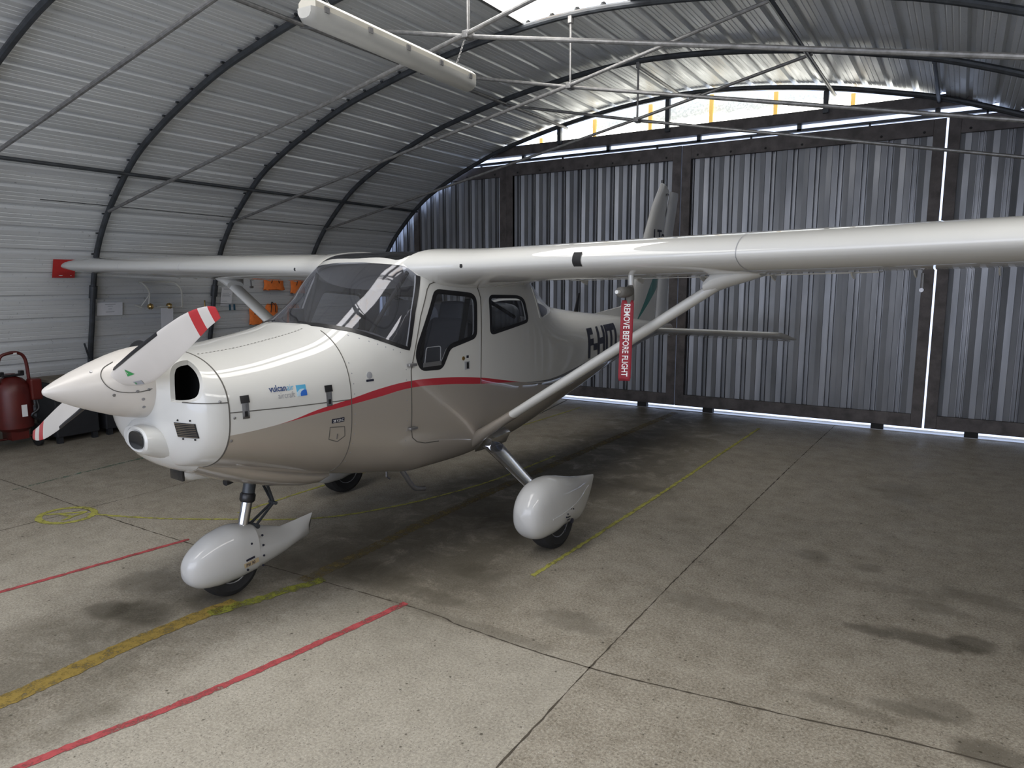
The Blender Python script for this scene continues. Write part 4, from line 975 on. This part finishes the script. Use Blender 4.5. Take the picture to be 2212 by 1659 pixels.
for s, zt_, zb_, w, wt in ((.948, .363, .100, .107, .085), (1.05, .325, .120, .096, .060), (1.15, .292, .140, .074, .020), (1.25, .300, .158, .046, .006), (1.33, .312, .176, .018, .004), (1.352, .314, .19, .004, .003)):
    zc = zb_+(zt_-zb_)*.45
    R = []
    for k in range(28):
        a = 2*PI*k/28; c, sn = math.cos(a), math.sin(a); e = 2.4 if s < 1.2 else 1.3
        ww = w if sn < .0 else w+(wt-w)*min(1, sn**1.0); R.append((s+(.03 if sn > 0 else 0)*(sn if s > 1.3 else 0), ww*math.copysign(abs(c)**(2/e), c), zc+(zt_-zc if sn > 0 else zc-zb_)*math.copysign(abs(sn)**(2/2.2), sn)))
    rings.append(R)
q.loft(rings); q.done('wheel_fairing_tail', 'pantwhite', angle=50)
def pant_spot(s, z, y0, yy, r, m='ink', name='fairing_screw'):
    q = AB(); q.lathe([(0, -.004), (r, -.004), (r, .002), (0, .003)], 12, (s, yy, z), 'Y'); q.done(name, m)
for s, z, yy in ((.972, .31, .100), (.972, .255, .106), (.972, .195, .106), (.972, .135, .094), (.90, .285, .107), (.87, .145, .106)): pant_spot(s, z, 0, yy, .006)
q = AB(); q.box((.885, .1125, .205), (.052, .003, .011), Matrix.Rotation(math.radians(-8), 3, 'Y')); q.done('placard', 'ink', None, smooth=False)
q = AB(); q.box((.890, .1125, .180), (.088, .003, .024), Matrix.Rotation(math.radians(-8), 3, 'Y')); pl = q.done('placard', 'tag', None, smooth=False)
v_, f_ = text_mesh('PSI 30', .022, .0006); q = AB(); q.v = [(.856+x, .1146, .167+y+.14*x) for x, y in v_]; q.f = f_; q.done('placard_lettering', 'ink', None, smooth=False, recalc=False)
wheel('nose_wheel', .815, 0, .170, .12)
# --- main gear
def main_gear(sd):
    T = [(2.120, .29, .275, .004), (2.130, .330, .225, .045), (2.158, .380, .170, .083), (2.21, .435, .130, .106), (2.29, .472, .112, .119), (2.39, .482, .114, .124), (2.50, .465, .135, .120), (2.60, .440, .135, .106), (2.70, .415, .118, .084), (2.78, .400, .135, .060), (2.86, .388, .195, .038), (2.93, .378, .268, .018), (2.975, .370, .34, .005)]
    pant('wheel_fairing', 1.03*sd, T, 'pantwhite')
    q = AB(); rings = []
    for t, c, th in ((0, .20, .040), (.3, .16, .034), (.6, .13, .028), (1., .10, .024)):
        p = N((2.555, .40, .63)).lerp(N((2.39, 1.02, .33)), t); d = (N((2.39, 1.02, .33))-N((2.555, .40, .63))).normalized(); u = N((1, 0, 0)); w = N((0, .43, .90))
        e = 3; R = []
        for k in range(20):
            a = 2*PI*k/20; x = math.copysign(abs(math.cos(a))**(2/e), math.cos(a)); z = math.copysign(abs(math.sin(a))**(2/e), math.sin(a)); pp = p+u*c*.5*x+w*th*.5*z; R.append((pp.x, pp.y*sd, pp.z))
        rings.append(R)
    q.loft(rings); q.done('main_gear_leg', 'chrome')
    q = AB(); q.loft([[(2.42, .45*sd, .69), (2.68, .45*sd, .71), (2.67, .40*sd, .55), (2.44, .40*sd, .54)], [(2.44, .558*sd, .650), (2.65, .558*sd, .672), (2.64, .525*sd, .595), (2.46, .525*sd, .585)]]); q.done('gear_leg_cuff', 'chrome', None, bevel=.008)
    wheel('main_wheel', 2.46, 1.03*sd, .185, .14)
    y = 1.03*sd+sd*.1235
    for s, z, r in ((2.435, .175, .004), (2.45, .225, .004), (2.465, .242, .004), (2.50, .268, .004), (2.53, .26, .004), (2.43, .142, .005)): pant_spot(s, z, 0, y, r)
    pant_spot(2.515, .185, 0, y-.002*sd, .017)
    q = AB(); q.box((2.475, y, .222), (.03, .003, .006)); q.box((2.47, y, .206), (.035, .003, .005)); q.done('placard', 'ink', None, smooth=False)
    ridge = [(2.30, .25), (2.42, .262), (2.60, .285), (2.75, .31), (2.85, .325)]; fs = [_pchip([t[0] for t in T], [t[k] for t in T]) for k in range(1, 4)]
    def py(s, z):
        zt_, zb_, w = [f(s) for f in fs]; zc = zb_+(zt_-zb_)*.48; u = (z-zc)/(zt_-zc) if z > zc else (zc-z)/(zc-zb_); return w*max(0, 1-abs(u)**2.6)**(1/2.6)
    q = AB(); P = spline([(s, z, 0) for s, z in ridge], 5); q.tube([(p.x, (1.03+py(p.x, p.y))*sd, p.y) for p in P], .005, 6); q.done('fairing_seam', 'pantwhite')
for sd in (1, -1): main_gear(sd)

# --- cabin
q = AB(); rings = []
for s, k in ((1.24, .93), (1.35, .935), (1.5, .94), (1.62, .94), (1.72, .93), (1.76, .90)):
    w, zt_, zb_, zc, nt_, nb_ = [f(s) for f in HF]; zd = {1.24: 1.42, 1.35: 1.445, 1.5: 1.445, 1.62: 1.425, 1.72: 1.38, 1.76: 1.30}[s]; zd = min(zd, zt_-.03); R = []
    n = 24
    for i in range(n+1):
        a = PI*i/n; y = (w-.035)*math.copysign(abs(math.cos(a))**.7, math.cos(a)); z = 1.20+(zd-1.20)*math.sin(a)**.55; yy = min(abs(y), max(.05, hull_y(s, z)-.03)); R.append((s, math.copysign(yy, y), z))
    R += [(s, -(w-.05), .95), (s, w-.05, .95)]; rings.append(R)
q.loft(rings); q.done('dashboard', 'dash')
q = AB(); q.box((1.45, -.16, 1.50), (.05, .09, .085)); q.box((1.45, -.16, 1.455), (.07, .06, .02)); q.done('compass', 'blackgloss', None, bevel=.006)
q = AB(); q.box((2.2, 0, .80), (2.0, .88, .03)); q.done('cabin_floor', 'lining', None, smooth=False)
q = AB(); q.box((3.30, 0, 1.12), (.03, .70, .62)); q.done('cabin_bulkhead', 'lining', None, smooth=False)
for sd in (1, -1):
    q = AB(); q.tube([(1.60, .30*sd, 1.38), (1.82, .42*sd, 1.76)], .013, 10); q.tube([(2.0, .50*sd, 1.78), (2.9, .40*sd, 1.45)], .013, 10); q.done('roll_cage_tube', 'black')
    def cushion(c, d, r, name, m='seat', rot=0):
        q = AB(); R_ = Matrix.Rotation(rot, 3, 'Y'); rings = []
        for t, k in ((-.5, .75), (-.45, .93), (-.3, 1), (.3, 1), (.45, .93), (.5, .75)):
            R = []
            for i in range(24):
                a = 2*PI*i/24; e = 4; x = math.copysign(abs(math.cos(a))**(2/e), math.cos(a))*d[0]/2*k; y = math.copysign(abs(math.sin(a))**(2/e), math.sin(a))*d[1]/2*k
                p = R_ @ Vector((x, y, t*d[2])); R.append((c[0]+p.x, c[1]+p.y, c[2]+p.z))
            rings.append(R)
        q.loft(rings); return q.done(name, m)
    cushion((2.08, .25*sd, .96), (.44, .40, .14), 0, 'seat_cushion'); cushion((2.33, .25*sd, 1.20), (.10, .38, .52), 0, 'seat_back', rot=.22); cushion((2.41, .25*sd, 1.50), (.07, .22, .14), 0, 'headrest', rot=.2)
    q = AB(); q.loft([[(2.26, .505*sd, 1.66), (2.31, .505*sd, 1.66), (2.31, .500*sd, 1.66), (2.26, .500*sd, 1.66)], [(2.20, .47*sd, 1.28), (2.25, .47*sd, 1.28), (2.25, .465*sd, 1.28), (2.20, .465*sd, 1.28)]]); q.done('seat_belt', 'black')
cushion((2.78, 0, .98), (.44, .86, .16), 0, 'rear_seat_cushion')
q = AB()
for y0 in (-.40, .02):
    rings = []
    for i in range(12):
        x = 2.56+.42*i/11; n = 20; R = []
        for k in range(n):
            a = 2*PI*k/n; rr = .095*(1+.05*(1 if i % 3 == 1 else 0)); R.append((x, y0+.18+.19*math.copysign(abs(math.cos(a))**.6, math.cos(a)), 1.45+rr*math.copysign(abs(math.sin(a))**.7, math.sin(a))))
        rings.append(R)
    q.loft(rings)
q.done('ribbed_object_standin', 'case')  # stand-in for an unidentified grey ribbed object seen through the windows
# ================================================================ THINGS AROUND THE AEROPLANE
def AW(s, y, z): # aeroplane coordinates to world
    return Vector((ORG.x+math.sin(TH)*s+math.cos(TH)*y, ORG.y+math.cos(TH)*s-math.sin(TH)*y, z))
# pitot mast is a part of the aeroplane; the cover with its streamer is a thing of its own
q = AB(); q.tube([(2.10, 1.75, 1.76), (2.105, 1.75, 1.66), (2.09, 1.75, 1.645)], .015, 12); q.tube([(2.11, 1.75, 1.648), (1.95, 1.75, 1.648)], .010, 10); q.done('pitot_tube', 'white')
pc = empty('pitot_cover', AW(2.06, 1.75, 1.6), PI/2-TH); tag(pc, 'grey foam pitot cover under the near wing with a red hanging streamer', 'pitot cover')
def PB(): return MB()
q = MB(); q.tube([(-.085, 0, .047), (-.072, 0, .047), (-.02, 0, .045), (.02, 0, .05), (.03, 0, .05)], [.016, .027, .027, .027, .018], 14); q.tube([(.035, 0, .082), (.035, 0, .06), (.035, 0, .01), (.03, 0, -.025)], [.018, .026, .028, .018], 14, True, .7); q.build('foam_sleeve', 'coverg', pc, True, 0, 60)
R_ = Matrix.Rotation(math.radians(52), 3, 'Z')
def sw(x, z): # streamer local: facing the camera side, gently curved
    b_ = .010*math.sin(z*9); p = R_ @ Vector((x*.0, 0, 0)); 
    d = Vector((math.cos(math.radians(-63)), math.sin(math.radians(-63)), 0)); n = Vector((-d.y, d.x, 0)); c = Vector((.01-.05*(-z), 0, z)); return c+d*x+n*(b_+.004*math.cos(x*60))
rows = 24; W_ = .032; v = []
for i in range(rows+1):
    z = .005-.415*i/rows
    for j in range(5):
        x = -W_+2*W_*j/4; v.append(tuple(sw(x*(1 if 0 < i < rows else .86), z)))
f = [(i*5+j, i*5+j+1, (i+1)*5+j+1, (i+1)*5+j) for i in range(rows) for j in range(4)]
st = MB().add(v, f).build('streamer', 'streamer', pc); sm_ = st.modifiers.new('thick', 'SOLIDIFY'); sm_.thickness = .0015; sm_.offset = 0
tv, tf = text_mesh('REMOVE BEFORE FLIGHT', .044, .0007, .78); L_ = max(p[0] for p in tv); k_ = .375/L_
camdir = (Vector((0, 0, 1.69))-AW(2.06, 1.75, 1.4)); 
for sg in (1,):
    q = MB()
    for x, y in tv:
        p = sw(.0, 0); zz = -.012-x*k_; xx = (y-.016); d = Vector((math.cos(math.radians(-63)), math.sin(math.radians(-63)), 0)); n = Vector((-d.y, d.x, 0)); P = sw(-xx*1.0 if False else xx, zz)
        q.v.append(tuple(P)); 
    q.f = tf; to = q.build('streamer_lettering', 'inkw', pc, False, recalc=False)
    # lift the letters onto the camera-facing side
    nrm = Vector((-math.sin(math.radians(-63)), math.cos(math.radians(-63)), 0)); loc_dir = Matrix.Rotation(-(PI/2-TH), 3, 'Z') @ camdir
    s_ = 1 if nrm.dot(loc_dir) > 0 else -1
    for vv in to.data.vertices: vv.co += nrm*s_*.0018

# notice papers, fire point sign, towel holder and vests hung on the left wall
def wallx(z): # inner face of the left wall at height z
    best = min(PC[:len(PC)//2], key=lambda p: abs(p[1]-z)); return best[0]-OFF+.012
def wall_sheet(name, y0, y1, z0, z1, m, lab, cat, lines=(), off=.012):
    r = empty(name, (wallx(z0)+off, (y0+y1)/2, z0)); tag(r, lab, cat); w = y1-y0; h = z1-z0; dx = wallx(z1)-wallx(z0)
    MB().loft([[(0, -w/2, 0), (.002, -w/2, 0), (dx+.002, -w/2, h), (dx, -w/2, h)], [(0, w/2, 0), (.002, w/2, 0), (dx+.002, w/2, h), (dx, w/2, h)]]).build('sheet', m, r, False)
    for (a, b_, zz, th, mm) in lines:
        k = zz/h; MB().box((dx*k+.0035, a+(b_-a)/2-w/2, zz), (.001, b_-a, th)).build('printed_line', mm, r, False)
    return r
wall_sheet('paper_notice', 4.36, 4.655, 1.325, 1.475, 'paper', 'landscape sheet of white paper taped to the wall left of the roll holder', 'notice', [(.09, .21, .128, .006, 'inkg'), (.12, .18, .105, .005, 'inkg'), (.13, .17, .075, .005, 'inkg'), (.10, .20, .04, .006, 'inkg')])
wall_sheet('paper_notice', 5.97, 6.145, 1.395, 1.64, 'paper', 'portrait sheet of white paper on the wall by the far wing strut', 'notice', [(.03, .145, .222, .009, 'inkg'), (.02, .12, .165, .004, 'inkg'), (.02, .15, .15, .004, 'inkg'), (.02, .13, .135, .004, 'inkg'), (.02, .14, .12, .004, 'inkg'), (.02, .10, .06, .004, 'inkg')])
fs = wall_sheet('fire_point_sign', 3.87, 4.10, 1.755, 1.95, simple('sign_red', (.45, .03, .03), .4, 0, .05, 8), 'red sign with white pictogram behind the far wing tip', 'sign')
q = MB(); q.lathe([(0, 0), (.035, 0), (.035, .003), (0, .003)], 16, (.008, .0-.03, .055), 'X'); q.box((.009, -.03, .09), (.003, .10, .02), Matrix.Rotation(.5, 3, 'X')); q.box((.009, .075, .05), (.003, .035, .05), Matrix.Rotation(-.5, 3, 'X')); q.build('pictogram', 'inkw', fs, False)
# roll holder
rh = empty('paper_roll_holder', (wallx(1.42)+.03, 5.08, 1.42)); tag(rh, 'white tubular paper roll holder with brass knobs on the left wall', 'roll holder')
dw = wallx(1.71)-wallx(1.42); q = MB(); P = spline([(.02+dw, -.25, .28), (.015+dw, -.24, .29), (.015+dw, .13, .29), (.05+dw, .21, .24), (.14, .24, .16), (.13, .24, .0), (.13, .23, -.03)], 4); q.tube(P, .009, 8)
P = spline([(.015+dw, -.24, .29), (.06+dw, -.20, .22), (.13, -.17, .15), (.13, -.19, .0), (.13, -.17, -.03)], 4); q.tube(P, .009, 8); q.tube([(.13, -.18, -.02), (.13, .24, -.02)], .008, 8); q.tube([(.02, -.22, .0), (.13, -.17, .14)], .007, 8); q.tube([(.02, -.30, .02), (.04, -.22, -.02)], .011, 8); q.build('frame', 'rackwhite', rh)
for y in (-.17, .07): MB().lathe([(0, -.03), (.02, -.03), (.035, -.015), (.022, -.006), (.038, .004), (.022, .012), (.03, .02), (0, .03)], 20, (.13, y, .0), 'Y').build('knob', 'brass', rh)
MB().box((.11, .04, -.005), (.10, .20, .012)).build('tray', 'rackwhite', rh, False, .003)
MB().loft([[(.13, -.04, -.02), (.134, -.04, -.02), (.134, .12, -.02), (.13, .12, -.02)], [(.11, -.04, -.16), (.114, -.04, -.16), (.114, .12, -.16), (.11, .12, -.16)], [(.12, -.045, -.30), (.124, -.045, -.30), (.124, .115, -.30), (.12, .115, -.30)]]).build('paper_roll_end', 'paper', rh)
# orange vests
def vest(y, z, w, h, lab, rz=0):
    r = empty('safety_vest', (wallx(z)+.05, y, z)); tag(r, lab, 'vest', 'orange vests on the left wall'); n = 14; rings = []
    for i in range(13):
        t = i/12; ww = w/2*(1-.12*math.sin(t*PI))*(1 if t < .82 else 1-(t-.82)*2.2); R = []
        for k in range(n): a = 2*PI*k/n; R.append((.035*math.sin(a)*(1+.5*math.sin(7*a+i)*.5), ww*math.cos(a), h*t+.01*math.sin(5*a+i)))
        rings.append(R)
    MB().loft(rings).build('fabric', 'orange', r)
    for s_ in (-1, 1): MB().tube([(.035, s_*w*.18, h*.55), (.04, s_*w*.12, h*.95), (.01, 0, h*1.1)], .010, 6, True, .4).build('strap', 'blackgloss', r)
vest(6.55, 1.12, .23, .25, 'orange vest hanging lowest behind the far wing strut'); vest(6.83, 1.13, .24, .27, 'orange vest with dark strap seen past the foot of the windscreen'); vest(6.80, 1.60, .38, .17, 'orange vest hanging just under the far wing'); vest(7.25, 1.55, .30, .20, 'orange vest hanging beside the windscreen edge under the far wing'); vest(7.22, 1.12, .26, .26, 'orange vest seen through the side of the windscreen')
tag(MB().tube([(wallx(1.4)+.03, 5.75, 1.44), (wallx(1.4)+.03, 6.4, 1.40), (wallx(1.4)+.03, 7.4, 1.38)], .003, 5).build('cord', 'rib'), 'thin cord stretched along the wall with two blue pegs', 'cord')
for y in (6.10, 6.17): tag(MB().box((wallx(1.4)+.035, y, 1.37), (.012, .025, .08)).build('clothes_peg', 'bluepl', None, False, .003), 'left blue peg on the cord behind the strut' if y < 6.15 else 'right blue peg on the cord behind the strut', 'peg')
tag(MB().lathe([(0, 0), (.02, 0), (.018, .02), (.008, .05), (.008, .10), (.012, .11), (0, .115)], 12, (wallx(1.35)+.06, 5.72, 1.36), 'Z').build('brass_tap', 'brass'), 'small brass tap beside the second rib on the left wall', 'tap')
# wheeled fire extinguisher
e = empty('fire_extinguisher', (-8.10, 3.30, 0), 0); tag(e, 'large dark red wheeled fire extinguisher with a hoop handle against the left wall', 'fire extinguisher')
MB().lathe([(0, .20), (.12, .205), (.165, .24), (.17, .30), (.17, .60), (.155, .68), (.10, .74), (.05, .76), (.045, .79), (0, .79)], 32).build('tank', 'extred', e)
MB().tube(spline([(.06, -.12, .50), (.06, -.13, .80), (.06, -.10, .96), (.06, -.02, 1.0), (.06, .06, 1.0), (.06, .12, .95), (.06, .14, .80), (.06, .15, .45)], 4), .016, 10).build('handle', 'extred', e)
MB().tube([(.06, .02, .995), (.06, .05, .997)], .018, 10).build('handle_sticker', 'inkw', e)
MB().box((.03, .0, .775), (.07, .20, .022)).box((.03, -.09, .79), (.05, .04, .05)).box((.03, .09, .79), (.05, .04, .05)).build('valve_bar', 'blackgloss', e, False, .006)
MB().box((.10, .17, .62), (.10, .11, .22)).build('hose_box', 'extred', e, False, .02)
MB().tube(spline([(.13, .17, .50), (.17, .16, .42), (.15, .10, .36), (.12, .18, .30)], 4), .014, 8).build('hose', 'blackgloss', e)
MB().box((.172, .03, .42), (.004, .05, .12)).build('tank_label', 'inkw', e, False)
for y in (-.21, .21): MB().lathe([(0, -.025), (.10, -.025), (.12, -.015), (.12, .015), (.10, .025), (0, .025)], 24, (-.02, y, .122), 'Y').build('wheel', 'black', e)
MB().tube([(-.02, -.2, .122), (-.02, .2, .122)], .012, 8).box((0, 0, .17), (.20, .16, .10)).build('axle', 'extred', e)
# dark crates with a board on top, along the wall behind the spinner
cr = empty('storage_crate', (-8.20, 3.86, 0)); tag(cr, 'low black crate topped with an old speckled board right of the red extinguisher', 'crate')
MB().box((0, 0, .36), (.42, .44, .58)).build('crate_body', 'crate', cr, False, .012); MB().box((.0, .0, .675), (.46, .50, .03)).build('board', 'wood', cr, False, .004)
for x in (-.17, .17):
    for y in (-.18, .18): MB().box((x, y, .035), (.05, .05, .07)).build('foot', 'crate', cr, False)
cr = empty('storage_crate', (-8.20, 4.55, 0)); tag(cr, 'low black crate under a mottled sheet hidden partly by the spinner', 'crate')
MB().box((0, 0, .30), (.40, .78, .46)).build('crate_body', 'crate', cr, False, .012); MB().box((.0, .0, .60), (.46, .84, .14)).build('folded_sheet', 'wood', cr, False, .03)
for x in (-.16, .16):
    for y in (-.34, .34): MB().box((x, y, .035), (.05, .05, .07)).build('foot', 'crate', cr, False)
tag(MB().tube([(-8.36, 4.18, 1.02), (-8.40, 4.24, .84)], .011, 8).build('black_hook', 'rib'), 'short dark rod leaning beside the rib foot behind the spinner', 'rod')
# second chain for the lamp
ch = MB(); a = Vector((-3.03, 2.95, 3.19)); b_ = Vector((-3.07, 2.78, 3.41)); n = 15
for k in range(n):
    c0 = a+(b_-a)*(k+.5)/n; t = (b_-a).normalized(); s_ = t.cross(Vector((1, 0, 0))).normalized() if k % 2 else Vector((1, 0, 0)); s_ = (s_-t*s_.dot(t)).normalized()
    ch.tube([c0+t*math.cos(q*PI/5)*.012+s_*math.sin(q*PI/5)*.006 for q in range(11)], .0018, 5, False)
tag(ch.build('lamp_chain', 'galv'), 'link chain at the hidden end of the strip lamp above the frame', 'chain')
for o in bpy.data.objects:
    if o.parent is None and o.type in ('MESH', 'EMPTY') and 'kind' in o and o['kind'] == 'structure' and 'label' in o: pass
